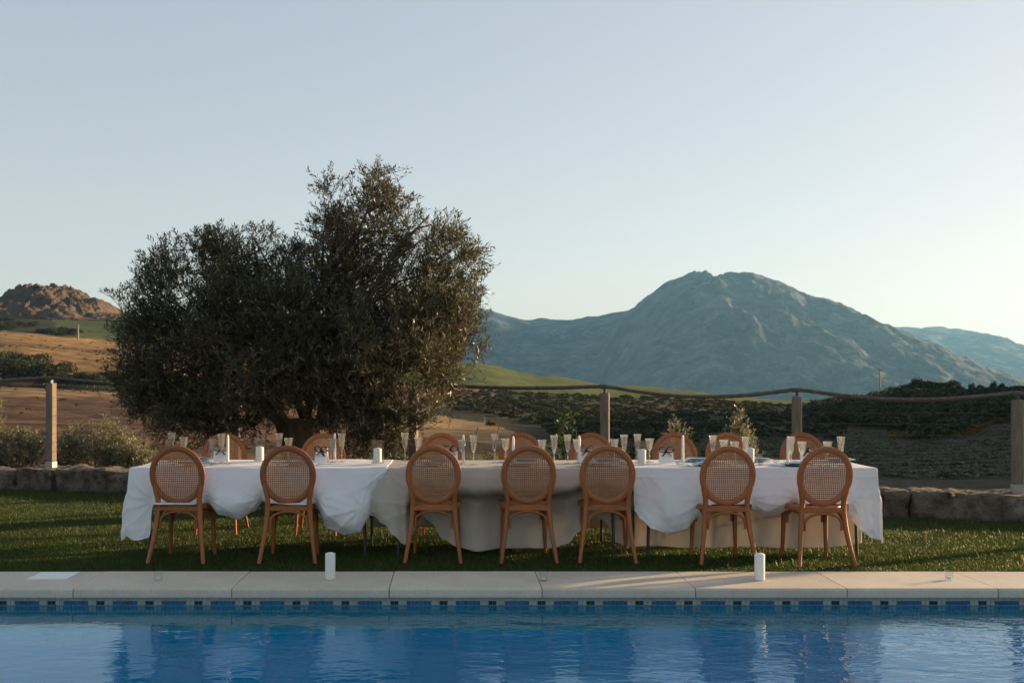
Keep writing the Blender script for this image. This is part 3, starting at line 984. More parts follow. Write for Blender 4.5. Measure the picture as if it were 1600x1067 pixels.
def foliage(lobes, n_twigs, per, leaf_len, leaf_w, twig_len, seed, shell=0.72, outward=0.9, up=0.35, wood_r=0.004, droop=0.25, clusters=0, crad=0.2):
    """twigs with paired leaves spread through ellipsoid lobes (x,y,z,rx,ry,rz,weight)"""
    r = np.random.default_rng(seed)
    Lb = np.array([l[:6] for l in lobes], float)
    wgt = np.array([l[6] if len(l) > 6 else l[3] * l[4] + l[3] * l[5] for l in lobes], float)

    def pick(n):
        k = r.choice(len(Lb), n, p=wgt / wgt.sum())
        d = unit(r.normal(size=(n, 3)))
        rad = np.where(r.random(n) < shell, 0.72 + 0.30 * r.random(n), 0.95 * r.random(n) ** 0.5)
        lump = 0.86 + 0.28 * vnoise(d[:, 0] * 2.6 + k * 7.1, d[:, 2] * 2.6 + d[:, 1] * 2.1, seed)
        return Lb[k, :3] + d * Lb[k, 3:6] * (rad * lump)[:, None], d
    if clusters:
        # sprays bunch on boughs, leaving gaps between them
        C0, D0 = pick(clusters)
        size = crad * (0.6 + 0.9 * r.random(clusters))
        k = r.choice(clusters, n_twigs, p=size ** 2 / (size ** 2).sum())
        off = r.normal(size=(n_twigs, 3)) * 0.55
        # bough axis: longer along its own outward direction
        ax = unit(D0 + np.array([0, 0, 0.5]))[k]
        off = off + ax * (r.normal(size=(n_twigs, 1)) * 0.6 + 0.25)
        P = C0[k] + off * size[k][:, None]
        d = unit(unit(off + 1e-6) * 0.7 + ax * 0.8)
        inside = np.zeros(n_twigs, bool)
        for l in Lb:
            inside |= (((P - l[:3]) / (l[3:6] * 1.10 + 0.03)) ** 2).sum(1) < 1
        P, d = P[inside], d[inside]
        n_twigs = len(P)
    else:
        P, d = pick(n_twigs)
    T = unit(d * outward + r.normal(size=(n_twigs, 3)) * 0.5 + np.array([0, 0, up]))
    tl = twig_len * (0.55 + 0.9 * r.random(n_twigs))
    P = P - T * tl[:, None] * 0.4
    side = unit(np.cross(T, r.normal(size=(n_twigs, 3))))
    side2 = np.cross(T, side)
    Vs = []
    nl = per
    for j in range(nl):
        t = (j + 0.7) / nl
        ang = (j // 2) * 1.57 + (j % 2) * math.pi + r.normal(size=n_twigs) * 0.35
        s = side * np.cos(ang)[:, None] + side2 * np.sin(ang)[:, None]
        base = P + T * (tl * t)[:, None] + np.array([0, 0, -1.0]) * (droop * tl * t * t)[:, None]
        ld = unit(T * (0.75 + 0.4 * r.random((n_twigs, 1))) + s * 0.8 + r.normal(size=(n_twigs, 3)) * 0.18)
        ln = leaf_len * (0.65 + 0.6 * r.random(n_twigs)) * (1.0 - 0.25 * t)
        nrm = unit(np.cross(ld, r.normal(size=(n_twigs, 3)) * 0.6 + np.array([0, 0, 1.0])))
        w = leaf_w * (0.75 + 0.5 * r.random(n_twigs))
        q = np.empty((n_twigs, 4, 3))
        q[:, 0] = base
        q[:, 1] = base + ld * (ln * 0.48)[:, None] + nrm * (w * 0.5)[:, None]
        q[:, 2] = base + ld * ln[:, None]
        q[:, 3] = base + ld * (ln * 0.48)[:, None] - nrm * (w * 0.5)[:, None]
        Vs.append(q)
    V = np.concatenate(Vs, 0).reshape(-1, 3)
    nL = len(V) // 4
    Fc = np.arange(nL * 4).reshape(-1, 4)
    # twig stems as slim quads strips (three-sided)
    e = P + T * tl[:, None] + np.array([0, 0, -1.0]) * (droop * tl)[:, None]
    st = np.empty((n_twigs, 6, 3))
    for c in range(3):
        th = c * 2.094
        o = (side * math.cos(th) + side2 * math.sin(th)) * wood_r
        st[:, c] = P - T * tl[:, None] * 0.3 + o
        st[:, 3 + c] = e + o * 0.4
    b = len(V) + np.arange(n_twigs)[:, None] * 6
    F2 = np.concatenate([b + np.array([[c, (c + 1) % 3, 3 + (c + 1) % 3, 3 + c]]) for c in range(3)], 0)
    V = np.concatenate([V, st.reshape(-1, 3)], 0)
    mi = np.concatenate([np.zeros(nL, int), np.ones(len(F2), int)])
    return V, np.concatenate([Fc, F2], 0), mi


def limb(mb, a, b, r0, r1, seed, n=7, bow=0.15, sides=7):
    r = random.Random(seed)
    a = Vector(a); b = Vector(b); d = b - a
    o = Vector((r.uniform(-1, 1), r.uniform(-1, 1), r.uniform(0.1, 1))) * d.length * bow
    pts = []; rad = []
    for i in range(n):
        t = i / (n - 1)
        j = Vector((r.uniform(-1, 1), r.uniform(-1, 1), r.uniform(-1, 1))) * d.length * 0.025
        pts.append(a + d * t + o * math.sin(math.pi * t) + (j if 0 < i < n - 1 else Vector((0, 0, 0))))
        rad.append((r0 + (r1 - r0) * t ** 0.8) * r.uniform(0.9, 1.1))
    mb.tube(pts, rad, sides)
    return pts


TY = 11.5
TX = gx(474, TY)
tree = empty("olive_tree", (TX, TY, -0.02))
tag(tree, "large old olive tree with broad dark crown behind the table", "tree")
S = TY / F


def lobe(px, py, rx, ry, dy=0.0, ryf=1.0, w=None):
    X, Y, Z = at(px, py, TY)
    l = [X - TX, dy, Z + 0.02, rx * S, max(rx, ry) * S * ryf, ry * S]
    l.append(w if w else l[3] * l[5])
    return l


LOBES = [
    lobe(325, 455, 95, 80, -0.1), lobe(248, 500, 62, 58, 0.0), lobe(285, 585, 85, 66, -0.3), lobe(390, 402, 50, 48, 0.1), lobe(345, 385, 40, 30, 0.1),
    lobe(395, 545, 85, 95, -0.5), lobe(520, 405, 44, 85, 0.15), lobe(575, 330, 55, 62, 0.0), lobe(645, 385, 72, 70, -0.15), lobe(700, 420, 56, 66, 0.1),
    lobe(690, 490, 58, 62, -0.3), lobe(615, 545, 92, 75, -0.5), lobe(695, 570, 40, 52, -0.2), lobe(560, 625, 46, 50, -0.55), lobe(480, 505, 85, 85, -0.3),
    lobe(365, 640, 55, 30, -0.4), lobe(258, 625, 45, 32, -0.1), lobe(750, 543, 20, 10, -0.2, 1.5), lobe(598, 272, 28, 16, 0.0, 1.5), lobe(510, 288, 16, 24, 0.0, 1.5),
    lobe(195, 457, 24, 16, 0.0, 1.5), lobe(205, 540, 28, 36, 0.2), lobe(540, 450, 70, 80, 0.5), lobe(330, 520, 90, 80, 0.5), lobe(650, 500, 80, 80, 0.5),
    lobe(575, 590, 60, 55, -0.5), lobe(440, 590, 60, 40, -0.75), lobe(400, 615, 60, 45, -0.6), lobe(500, 585, 40, 30, -0.8), lobe(330, 625, 55, 40, 0.0),
    lobe(540, 670, 36, 30, -0.5), lobe(320, 650, 40, 28, -0.5),
    lobe(575, 665, 50, 40, -0.6), lobe(620, 640, 50, 35, -0.6), lobe(345, 660, 65, 28, -0.5), lobe(240, 610, 42, 42, -0.2), lobe(300, 640, 50, 34, -0.6), lobe(462, 430, 34, 46, -0.1), lobe(450, 575, 55, 50, -0.6, 1.0, 0.3), lobe(515, 580, 50, 50, -0.6, 1.0, 0.3), lobe(600, 600, 70, 50, 0.1),
    lobe(660, 625, 40, 22, -0.4), lobe(590, 680, 30, 24, -0.5), lobe(720, 500, 38, 22, 0.2), 
]
V, Fc, mi = foliage(LOBES, 13400, 14, 0.080, 0.0140, 0.23, 5, clusters=640, crad=0.165, shell=0.75)
fast_mesh("crown", V, Fc, [M["olive_leaf"], M["bark"]], tree, matidx=mi)
mb = MB()
r_ = random.Random(3)
# gnarled trunk: flared foot, bulging bole
rings = []
nk = 26
for i in range(15):
    t = i / 14
    z = -0.08 + t * 1.15
    base = 0.40 - 0.15 * smooth01(np.array(t * 2.2)) + 0.07 * t
    row = []
    for k in range(nk):
        th = 2 * math.pi * k / nk
        n = fbm(np.array([math.cos(th) * 1.6 + t * 0.6 + 5]), np.array([math.sin(th) * 1.6 + t * 0.9]), 4, 8)[0] - 0.46
        rr = float(base) * (1 + 0.75 * n + 0.07 * math.sin(th * 5 + t * 3))
        row.append((math.cos(th) * rr + 0.06 * math.sin(t * 3), math.sin(th) * rr * 0.9, z))
    rings.append(row)
v = [p for row in rings for p in row]
f = [(i * nk + k, i * nk + (k + 1) % nk, (i + 1) * nk + (k + 1) % nk, (i + 1) * nk + k) for i in range(14) for k in range(nk)] + [tuple(14 * nk + k for k in range(nk))]
mb.add(v, f)
mb.build("trunk", M["bark"], tree, smooth=True, sharp=80)
starts = [(-0.18, 0.0, 0.95), (0.05, 0.1, 1.0), (0.2, -0.05, 0.95), (0.0, -0.15, 0.9)]
mains = [(0, 1), (0, 5), (1, 3), (1, 6), (2, 8), (2, 11), (3, 14), (2, 9), (0, 2), (1, 7), (3, 13), (2, 10)]
mb = MB()
for i, (s0, li) in enumerate(mains):
    L_ = LOBES[li]
    pts = limb(mb, starts[s0], (L_[0], L_[1], L_[2]), 0.08 if i < 6 else 0.045, 0.010, 40 + i, bow=0.12, sides=8)
    for j in range(7):
        a = pts[r_.randint(3, len(pts) - 1)]
        d = Vector((r_.gauss(0, 1), r_.gauss(0, 1), r_.gauss(0.25, 0.8))).normalized()
        e = Vector(L_[:3]) + Vector((d.x * L_[3], d.y * L_[4], d.z * L_[5])) * 0.85
        limb(mb, a, e, 0.026, 0.006, 100 + i * 10 + j, n=5, bow=0.1, sides=5)
mb.build("branches", M["bark"], tree, smooth=True, sharp=80)


def bush(name, X, Y, z, lobes, nt, per, ll, lw, tl, seed, leaf, label, cat="bush", group=None, stems=5):
    e = empty(name, (X, Y, z))
    V, Fc, mi = foliage(lobes, int(nt * 1.25), per, ll, lw, tl, seed, wood_r=0.003, clusters=nt // 16 if nt > 400 else 0, crad=0.16)
    fast_mesh("crown", V, Fc, [M[leaf], M["bark"]], e, matidx=mi)
    mb = MB()
    for i in range(stems):
        l = lobes[i % len(lobes)]
        limb(mb, (random.uniform(-.05, .05), random.uniform(-.05, .05), -0.05), (l[0] * 0.9 + random.uniform(-.1, .1), l[1], l[2] * 0.9), 0.018, 0.006, seed + i, n=5)
    mb.build("stems", M["bark"], e, smooth=True, sharp=80)
    tag(e, label, cat, group)
    return e


BG = "silvery bushes behind the fence"
def bl(px, py_top, rx, Y, zb):   # bush from its outline in the photograph
    X, _, zt = at(px, py_top, Y)
    h = zt - zb
    R = rx * Y / F
    return X, h, R
for (px_, pt, rx, Y, seed, lab) in [
    (18, 672, 52, 15.6, 201, "silvery bush at the picture's left edge, left of the leftmost fence post"),
    (-14, 580, 18, 15.4, 205, "tall thin olive sprig cut off by the left picture edge"),
    (112, 668, 40, 15.9, 202, "silvery bush rising just beside the leftmost fence post"),
    (162, 652, 44, 15.7, 203, "tallest silvery bush behind the wall left of the olive tree"),
    (207, 690, 36, 15.3, 204, "low silvery bush close to the white cloth's left end")]:
    X, h, R = bl(px_, pt, rx, Y, -0.1)
    lobes = [(0, 0, h * .55, R * .8, R * .8, h * .42), (-R * .5, .1, h * .4, R * .55, R * .6, h * .36), (R * .5, -.1, h * .42, R * .55, R * .6, h * .38), (R * .1, 0, h * .8, R * .4, R * .4, h * .2)]
    bush("silvery_bush", X, Y, -0.1, lobes, 520, 13, 0.062, 0.017, 0.24, seed, "bush_leaf", lab, group=BG)
for (px_, pt, rx, Y, seed, leaf, lab, nt) in [
    (1056, 652, 25, 13.3, 211, "bush_leaf", "round olive bush behind the wall between the two middle right posts", 330),
    (1156, 630, 17, 13.2, 212, "bush_leaf", "slim upright young olive beside the fourth visible post", 340),
    (1172, 672, 20, 13.0, 218, "bush_leaf", "low pale bush at the foot of the slim young olive", 160),
    (992, 688, 22, 13.2, 213, "shrub_leaf", "low dark shrub just right of the middle fence post", 200),
    (622, 688, 22, 13.8, 214, "shrub_leaf", "dark low shrub left of the post under the olive tree", 260),
    (540, 690, 40, 13.9, 219, "shrub_leaf", "dark shrub behind the olive trunk's right side", 320),
    (1108, 690, 18, 13.1, 220, "shrub_leaf", "small dark shrub between the two young olives", 130),
    (765, 702, 14, 13.2, 215, "vine_leaf", "small fresh green plant behind the flutes at table centre left", 110),
    (815, 704, 12, 13.2, 216, "vine_leaf", "tiny fresh green plant beside the climbing vine", 90)]:
    X, h, R = bl(px_, pt, rx, Y, -0.35)
    lobes = [(0, 0, h * .68, R * .85, R * .9, h * .3), (-R * .4, 0, h * .5, R * .6, R * .7, h * .3), (R * .45, 0, h * .48, R * .6, R * .7, h * .3), (0, 0, h * .25, R * .6, R * .6, h * .25)]
    bush("garden_bush", X, Y, -0.35, lobes, nt, 12, 0.05, 0.016, 0.16, seed, leaf, lab, group="young plants behind the fence")
X, h, R = bl(878, 642, 14, 13.0, -0.3)
lobes = [(-.09, 0, h * .45, .10, .10, h * .16), (-.04, 0, h * .66, .11, .1, h * .12), (.03, 0, h * .84, .10, .08, h * .1), (.09, 0, h * .95, .07, .06, .07), (.1, 0, h * .55, .13, .1, .12), (-.12, 0, h * .25, .16, .14, .2)]
bush("climbing_vine", X, 13.0, -0.3, lobes, 95, 7, 0.055, 0.04, 0.12, 217, "vine_leaf", "green leaning vine with broad leaves left of the middle fence post", "vine")


# shrubs and trees standing far off on the slopes
def clump_mesh(name, n, seed, size, leaf, flat=0.75, trunk=True):
    r = np.random.default_rng(seed)
    d = unit(r.normal(size=(n, 3))); d[:, 2] = np.abs(d[:, 2]) * 1.0 - 0.15
    rad = 0.55 + 0.45 * r.random(n)
    lump = 0.7 + 0.6 * vnoise(d[:, 0] * 2 + seed, d[:, 2] * 2 + d[:, 1], seed)
    P = d * (rad * lump)[:, None] * np.array([0.5, 0.5, flat * 0.62]) + np.array([0, 0, flat * 0.38])
    a = unit(r.normal(size=(n, 3))); b = unit(np.cross(a, r.normal(size=(n, 3))))
    s = size * (0.5 + r.random((n, 1)))
    q = np.stack([P - a * s - b * s * .6, P + a * s * .8 - b * s * .7, P + a * s + b * s * .6, P - a * s * .7 + b * s * .8], 1)
    me_v = q.reshape(-1, 3); me_f = np.arange(n * 4).reshape(-1, 4)
    return me_v, me_f


shrub_meshes = []
for s_ in range(4):
    V, Fc = clump_mesh("c", 1100, 300 + s_, 0.028, "shrub_leaf")
    o = fast_mesh("shrub_source", V, Fc, [M["shrub_leaf"]])
    shrub_meshes.append(o.data)
    bpy.data.objects.remove(o)
tmb = MB(); tmb.tube([(0, 0, -0.1), (0.01, 0.01, 0.25), (0.0, 0.0, 0.42)], [0.035, 0.026, 0.012], 6)
tr_o = tmb.build("trunk_source", M["bark"]); trunk_me = tr_o.data; bpy.data.objects.remove(tr_o)


def far_shrub(name, px_, Y, w, h, i, label, group, cat="shrub"):
    X = gx(px_, Y)
    z = ground_z(px_, Y)
    e = empty(name, (X, Y, z - 0.1), random.uniform(0, 6.28))
    c = bpy.data.objects.new("crown", shrub_meshes[i % 4]); COL.objects.link(c); c.parent = e
    c.scale = (w, w, h)
    t = bpy.data.objects.new("trunk", trunk_me); COL.objects.link(t); t.parent = e
    t.scale = (w, w, h)
    tag(e, label, cat, group)


rs = random.Random(12)
i = 0
band = []
for k in range(46):
    px_ = rs.uniform(-30, 235)
    Y = rs.uniform(200, 246) if px_ < 100 else rs.uniform(203, 232)
    band.append((px_, Y))
for k in range(16):
    band.append((rs.uniform(-30, 60), rs.uniform(236, 262)))
for px_, Y in sorted(band, key=lambda q: -q[1]):
    w = rs.uniform(4.2, 8.0) * (1.15 if px_ < 70 else 0.85)
    far_shrub("shrub", px_, Y, w, w * rs.uniform(0.7, 0.95), i, "dark rounded shrub in the belt between ploughed and orange fields", "shrub belt below the orange field"); i += 1
for k in range(34):
    px_ = rs.uniform(-30, 120)
    Y = rs.uniform(432, 520) if px_ < 60 else rs.uniform(428, 452)
    w = rs.uniform(4.0, 7.0)
    far_shrub("shrub", px_, Y, w, w * rs.uniform(0.6, 0.85), i, "small dark shrub on the slope below the rocky hill", "shrubs below the rocky hill"); i += 1
# single trees on the crest at the right
for n_, (px_, hh, ww, lab) in enumerate([
    (1400, 10, 26, "low dark tree at the left end of the right-hand crest"), (1418, 12, 26, "dark rounded tree left of the tallest crest tree"),
    (1434, 19, 24, "tallest dark tree on the right-hand crest"), (1452, 17, 26, "broad dark tree just right of the tallest crest tree"),
    (1470, 13, 24, "dark tree in the dip right of the broad crest tree"), (1489, 16, 22, "dark tree at the right end of the crest clump"),
    (1518, 12, 9, "small lone round tree right of the crest clump"), (1531, 11, 11, "second small lone tree right of the crest clump"),
    (1552, 14, 9, "lone round tree with visible trunk near the rope's right rise"), (1566, 12, 8, "last lone small tree before the rightmost post")]):
    Y = 262
    far_shrub("crest_tree", px_, Y, ww * Y / F * 1.3, hh * Y / F * 1.9, n_, lab, "trees along the right-hand crest", "tree")


def scrub(name, spots, seed, leaf, label, cat, per=90):
    r = np.random.default_rng(seed)
    VV = []; n0 = 0
    for (px_, Y, w, h) in spots:
        V, Fc = clump_mesh("c", per, int(r.integers(1e6)), 0.085 if per > 60 else 0.16, leaf)
        V = V * np.array([w, w, h]) + np.array([gx(px_, Y), Y, ground_z(px_, Y) - 0.05])
        VV.append(V)
    V = np.concatenate(VV, 0)
    o = fast_mesh(name, V, np.arange(len(V)).reshape(-1, 4), [M[leaf]])
    tag(o, label, cat, kind="stuff")


sp = []
for k in range(1700):
    px_ = rs.uniform(700, 1320); Y = rs.uniform(85, 262)
    if px_ < 860 and Y < 150 - (px_ - 640) * 0.3 + 20: continue
    if px_ > 1090 and Y < 106: continue
    w = rs.uniform(0.8, 2.2)
    sp.append((px_, Y, w, w * 0.6))
for k in range(1250):
    px_ = rs.uniform(1270, 1640); Y = rs.uniform(100 + abs(px_ - 1450) * 0.32, 262)
    w = rs.uniform(1.2, 3.6)
    sp.append((px_, Y, w, w * 0.7))
scrub("undergrowth", sp, 400, "shrub_leaf", "dark low scrub covering the shaded valley slopes", "scrub")
sp = []
for k in range(150):
    t = rs.random()
    px_ = 1505 + 90 * t + rs.uniform(-10, 10); Y = 112 + 34 * t + rs.uniform(-4, 4)
    sp.append((px_, Y, rs.uniform(.5, 1.3), rs.uniform(.4, .8)))
for k in range(26):
    sp.append((rs.choice([1395, 1423, 1490, 1500]) + rs.uniform(-8, 8), 110 + rs.uniform(-3, 3), rs.uniform(.6, 1.2), rs.uniform(.4, .8)))
for k in range(4):
    sp.append((769 + rs.uniform(-4, 4), 100 + rs.uniform(-1, 1), 0.9, 0.9))
scrub("dry_undergrowth", sp, 401, "gorse_leaf", "yellow dry scrub edging the dark slope on the right", "scrub")
sp = []
for row in range(15):
    Y = 46 + row * 5.2
    for k in range(150):
        px_ = 1085 + k * 3.8 + row * 3 + rs.uniform(-1.5, 1.5)
        Yk = Y + (px_ - 1300) * 0.012 + rs.uniform(-.3, .3)
        thin = 0.35 + 0.65 * float(vnoise(px_ * 0.012, Y * 0.06, 88))
        if rs.random() > thin * (1.0 if (px_ < 1300 or px_ > 1480) else 0.85): continue
        sp.append((px_, Yk, rs.uniform(.35, .8), rs.uniform(.2, .42)))
scrub("crop_rows", sp, 402, "row_leaf", "rows of grey green plants on the dim right slope", "crop", per=22)

sp = []
for k in range(420):
    px_ = rs.uniform(-20, 640); Y = rs.choice([rs.uniform(24, 190), rs.uniform(176, 200), rs.uniform(30, 70)])
    sp.append((px_, Y, rs.uniform(.2, .9) * (0.5 + Y / 200), rs.uniform(.12, .45) * (0.5 + Y / 200)))
for k in range(160):
    px_ = rs.uniform(-20, 230); Y = rs.choice([rs.uniform(255, 420), rs.uniform(332, 345)])
    sp.append((px_, Y, rs.uniform(.5, 1.6), rs.uniform(.3, .8)))
scrub("weeds", sp, 403, "weed_leaf", "dry weeds scattered over the left fields", "weeds", per=30)

# utility poles
for (px_, py0, Y, hpx, lab) in [(1375, 615, 262, 46, "tall thin grey pole in front of the big mountain"), (122, 533, 425, 24, "small distant pole on the edge of the upper green field"),
                                (188, 566, 330, 22, "distant pole in the orange field beside the olive crown"), (757, 664, 105, 17, "short pale pole at the edge of the tan field")]:
    z = ground_z(px_, Y) - 0.3
    h = hpx * Y / F
    e = empty("utility_pole", (gx(px_, Y), Y, z))
    r0 = 0.0009 * Y
    MB().tube([(0, 0, 0), (0, 0, h)], [r0, r0 * 0.6], 8).build("mast", M["pole"], e)
    MB().box((0, 0, h * 0.93), (h * 0.16, r0, r0 * 1.1)).build("crossarm", M["pole"], e)
    tag(e, lab, "pole", "poles in the fields")

# ------------------------------------------------------------------ chairs
def yback(z):
    if z >= 0.45:
        return -0.20 - (z - 0.45) * 0.17
    return -0.20 - 0.095 * ((0.45 - z) / 0.45) ** 1.6


OC, OA, OB = 0.712, 0.204, 0.221     # oval back: centre height, centre-line half axes


def make_chair():
    root = empty("cane_chair", (0, 0, 0))
    W = M["wood"]
    mb = MB()
    pts = []
    for k in range(48):
        th = 2 * math.pi * k / 48
        z = OC + OB * math.sin(th)
        pts.append((OA * math.cos(th), -0.20 - (z - 0.45) * 0.17, z))
    # moulded section: swept octagon, wide in the oval's plane
    mb.tube(pts, 1.0, 8, closed=True, up=(0, -1, -0.17), sx=0.0165, sy=0.026)
    bk = mb.build("backrest_frame", W, root, smooth=True, sharp=50)
    # woven cane: strands over and under
    mb = MB()
    a, b = OA - 0.018, OB - 0.018
    pit_ = 0.0158; hw = 0.0045
    def pl(x, z, o):
        return (x, -0.20 - (z - 0.45) * 0.17 + o, z)
    n = int(a / pit_)
    for i in range(-n, n + 1):
        x = i * pit_
        h = b * math.sqrt(max(0, 1 - (x / a) ** 2))
        if h < 0.02: continue
        mb.add([pl(x - hw, OC - h, .0008), pl(x + hw, OC - h, .0008), pl(x + hw, OC + h, .0008), pl(x - hw, OC + h, .0008),
                pl(x - hw, OC - h, .0022), pl(x + hw, OC - h, .0022), pl(x + hw, OC + h, .0022), pl(x - hw, OC + h, .0022)],
               [(0, 1, 2, 3), (7, 6, 5, 4), (0, 3, 7, 4), (1, 5, 6, 2)])
    n = int(b / pit_)
    for i in range(-n, n + 1):
        z = OC + i * pit_
        w = a * math.sqrt(max(0, 1 - ((z - OC) / b) ** 2))
        if w < 0.02: continue
        mb.add([pl(-w, z - hw, -.0022), pl(w, z - hw, -.0022), pl(w, z + hw, -.0022), pl(-w, z + hw, -.0022),
                pl(-w, z - hw, -.0008), pl(w, z - hw, -.0008), pl(w, z + hw, -.0008), pl(-w, z + hw, -.0008)],
               [(0, 1, 2, 3), (7, 6, 5, 4), (0, 4, 5, 1), (3, 2, 6, 7)])
    mb.build("cane_panel", M["cane"], root)
    for s in (-1, 1):
        cp = [(0.228, 0.0), (0.212, 0.10), (0.196, 0.20), (0.182, 0.31), (0.173, 0.42), (0.170, 0.50), (0.177, 0.555), (0.189, 0.605), (0.199, 0.66), (0.203, 0.70)]
        sm = catmull(cp, 22)
        pts = [(s * x, yback(z), z) for x, z in sm]
        rad = [0.0155 + 0.0065 * min(1, z / 0.35) for x, z in sm]
        rad = [r * (1 - 0.35 * max(0, (z - 0.58) / 0.12)) for r, (x, z) in zip(rad, sm)]
        mb = MB(); mb.tube(pts, rad, 8, up=(1, 0, 0), sx=1.0, sy=0.92)
        mb.build("rear_leg", W, root, smooth=True, sharp=60)
        cp = [(0.192, 0.175, 0.0), (0.185, 0.168, 0.12), (0.180, 0.163, 0.28), (0.178, 0.160, 0.44)]
        pts = [(s * p[0], p[1], p[2]) for p in catmull(cp, 9)]
        mb = MB(); mb.tube(pts, [0.0135 + 0.0085 * k / 8 for k in range(9)], 8, up=(1, 0, 0))
        mb.build("front_leg", W, root, smooth=True, sharp=60)
    # seat frame, rounded front
    out = []
    N = 40
    for k in range(N):
        th = 2 * math.pi * k / N
        c, s = math.cos(th), math.sin(th)
        e = 0.62
        x = math.copysign(abs(c) ** e, c); y = math.copysign(abs(s) ** e, s)
        wy = 0.195 + 0.028 * (y + 1) / 2 * 1.3
        out.append((x * wy, 0.005 + y * 0.215))
    mb = MB()
    prof = [(1.0, 0.425), (1.015, 0.435), (1.015, 0.455), (0.995, 0.466), (0.86, 0.466), (0.84, 0.458), (0.84, 0.43)]
    v = [(x * q, 0.005 + (y - 0.005) * q, z) for q, z in prof for x, y in out]
    f = []
    for i in range(len(prof)):
        j = (i + 1) % len(prof)
        for k in range(N):
            l = (k + 1) % N
            f.append((i * N + k, i * N + l, j * N + l, j * N + k))
    mb.add(v, f)
    st = mb.build("seat_frame", W, root, smooth=True, sharp=50)
    mb = MB()
    n = 11
    for i in range(-n, n + 1):
        t = i * 0.0158
        lim = 0.178
        if abs(t) < lim:
            mb.box((t, 0.005, 0.4590), (0.0096, 0.355, 0.0014)); mb.box((0, 0.005 + t, 0.4606), (0.352, 0.0096, 0.0014))
    mb.build("cane_seat", M["cane"], root)
    mb = MB(); mb.box((0, -0.203, 0.436), (0.325, 0.024, 0.038), bev=0.004)
    mb.build("rear_rail", W, root)
    # bentwood arches
    def arch(p0, p1, zlow, zhigh, name):
        p0 = Vector(p0); p1 = Vector(p1)
        pts = []
        m = (p0 + p1) / 2; hv = (p1 - p0) / 2
        pts.append(m - hv + Vector((0, 0, zlow)))
        for k in range(17):
            th = math.pi * k / 16
            pts.append(m - hv * math.cos(th) + Vector((0, 0, zlow + 0.045 + (zhigh - zlow - 0.045) * math.sin(th) ** 0.8)))
        pts.append(m + hv + Vector((0, 0, zlow)))
        mb = MB(); mb.tube(pts, 0.0105, 8)
        mb.build(name, W, root, smooth=True, sharp=60)
    arch((-0.150, -0.214, 0), (0.150, -0.214, 0), 0.275, 0.412, "arch_brace")
    arch((-0.150, 0.158, 0), (0.150, 0.158, 0), 0.29, 0.412, "arch_brace")
    for s in (-1, 1):
        arch((s * 0.172, -0.178, 0), (s * 0.172, 0.132, 0), 0.29, 0.412, "arch_brace")
    return root


chair0 = make_chair()
near = [  # px of the back, depth of the back feet, yaw
    (277, 8.06, -2, "cane-back chair at the near left end, white cloth over its seat"),
    (450, 8.06, 1, "second near-row cane-back chair from the left, seated under billowing white cloth"),
    (677, 8.08, -3, "near-row cane-back chair beside the gap between left and middle tables"),
    (826, 8.08, 2, "near-row cane-back chair in the centre of the pale middle cloth"),
    (949, 8.08, -4, "near-row cane-back chair at the right end of the pale middle cloth"),
    (1137, 8.00, 1, "near-row cane-back chair left on the right table, behind a pillar candle"),
    (1289, 7.93, 3, "near-row cane-back chair at the far right end of the table"),
]
NEAR = []
for i, (px_, Y, rz, lab) in enumerate(near):
    c = chair0 if i == 0 else copy_tree(chair0)
    yo = Y + 0.295
    # the oval back stands at Y+0.05; aim its centre at the pixel
    X = gx(px_, Y + 0.05)
    r = math.radians(rz)
    c.location = (X - math.sin(r) * 0.245, yo, 0.0)
    c.rotation_euler = (0, 0, r)
    tag(c, lab, "chair", "near row of cane chairs")
    NEAR.append(c)
far_ch = [(352, 10.02, 2), (503, 9.98, -2), (692, 10.0, 3), (812, 10.06, -3), (925, 10.06, 2), (1052, 10.1, -2), (1137, 10.08, 1), (1252, 10.08, -2)]
for i, (px_, Y, rz) in enumerate(far_ch):
    c = copy_tree(chair0)
    c.location = (gx(px_, Y), Y - 0.26, 0.0)
    c.rotation_euler = (0, 0, math.pi + math.radians(rz))
    tag(c, "cane-back chair facing the pool, %s from the left in the far row" % ORD[i], "chair", "far row of cane chairs")

# ------------------------------------------------------------------ tables
TZ = 0.735
TF, TB = 8.40, 9.27
tabs = [(-2.725, -0.64, "folding table under the billowing white cloth on the left"), (-0.60, 1.48, "middle folding table under the long pale cloth"),
        (1.53, 3.555, "right-hand folding table under the white overlay cloth")]
for (a, b, lab) in tabs:
    e = empty("folding_table", ((a + b) / 2, (TF + TB) / 2, 0))
    w = b - a; d = TB - TF
    MB().box((0, 0, TZ - 0.0185), (w - 0.012, d - 0.012, 0.035), bev=0.006).build("table_top", M["table_top"], e)
    for sx in (-1, 1):
        for sy in (-1, 1):
            x0 = sx * (w / 2 - 0.34); x1 = sx * (w / 2 - 0.13)
            mb = MB(); mb.tube([(x0, sy * (d / 2 - 0.10), TZ - 0.04), (x1 - sx * 0.03, sy * (d / 2 - 0.10), TZ - 0.16), (x1, sy * (d / 2 - 0.10), TZ - 0.30), (x1 + sx * .01, sy * (d / 2 - 0.09), -0.02)], 0.0135, 8)
            mb.build("leg", M["metal_dark"], e, smooth=True)
        mb = MB(); mb.tube([(sx * (w / 2 - 0.13), -d / 2 + 0.1, 0.42), (sx * (w / 2 - 0.13), d / 2 - 0.1, 0.42)], 0.010, 8)
        mb.build("crossbar", M["metal_dark"], e, smooth=True)
    tag(e, lab, "table", "three tables set end to end")

# ------------------------------------------------------------------ tablecloths
CZ = TZ + 0.006


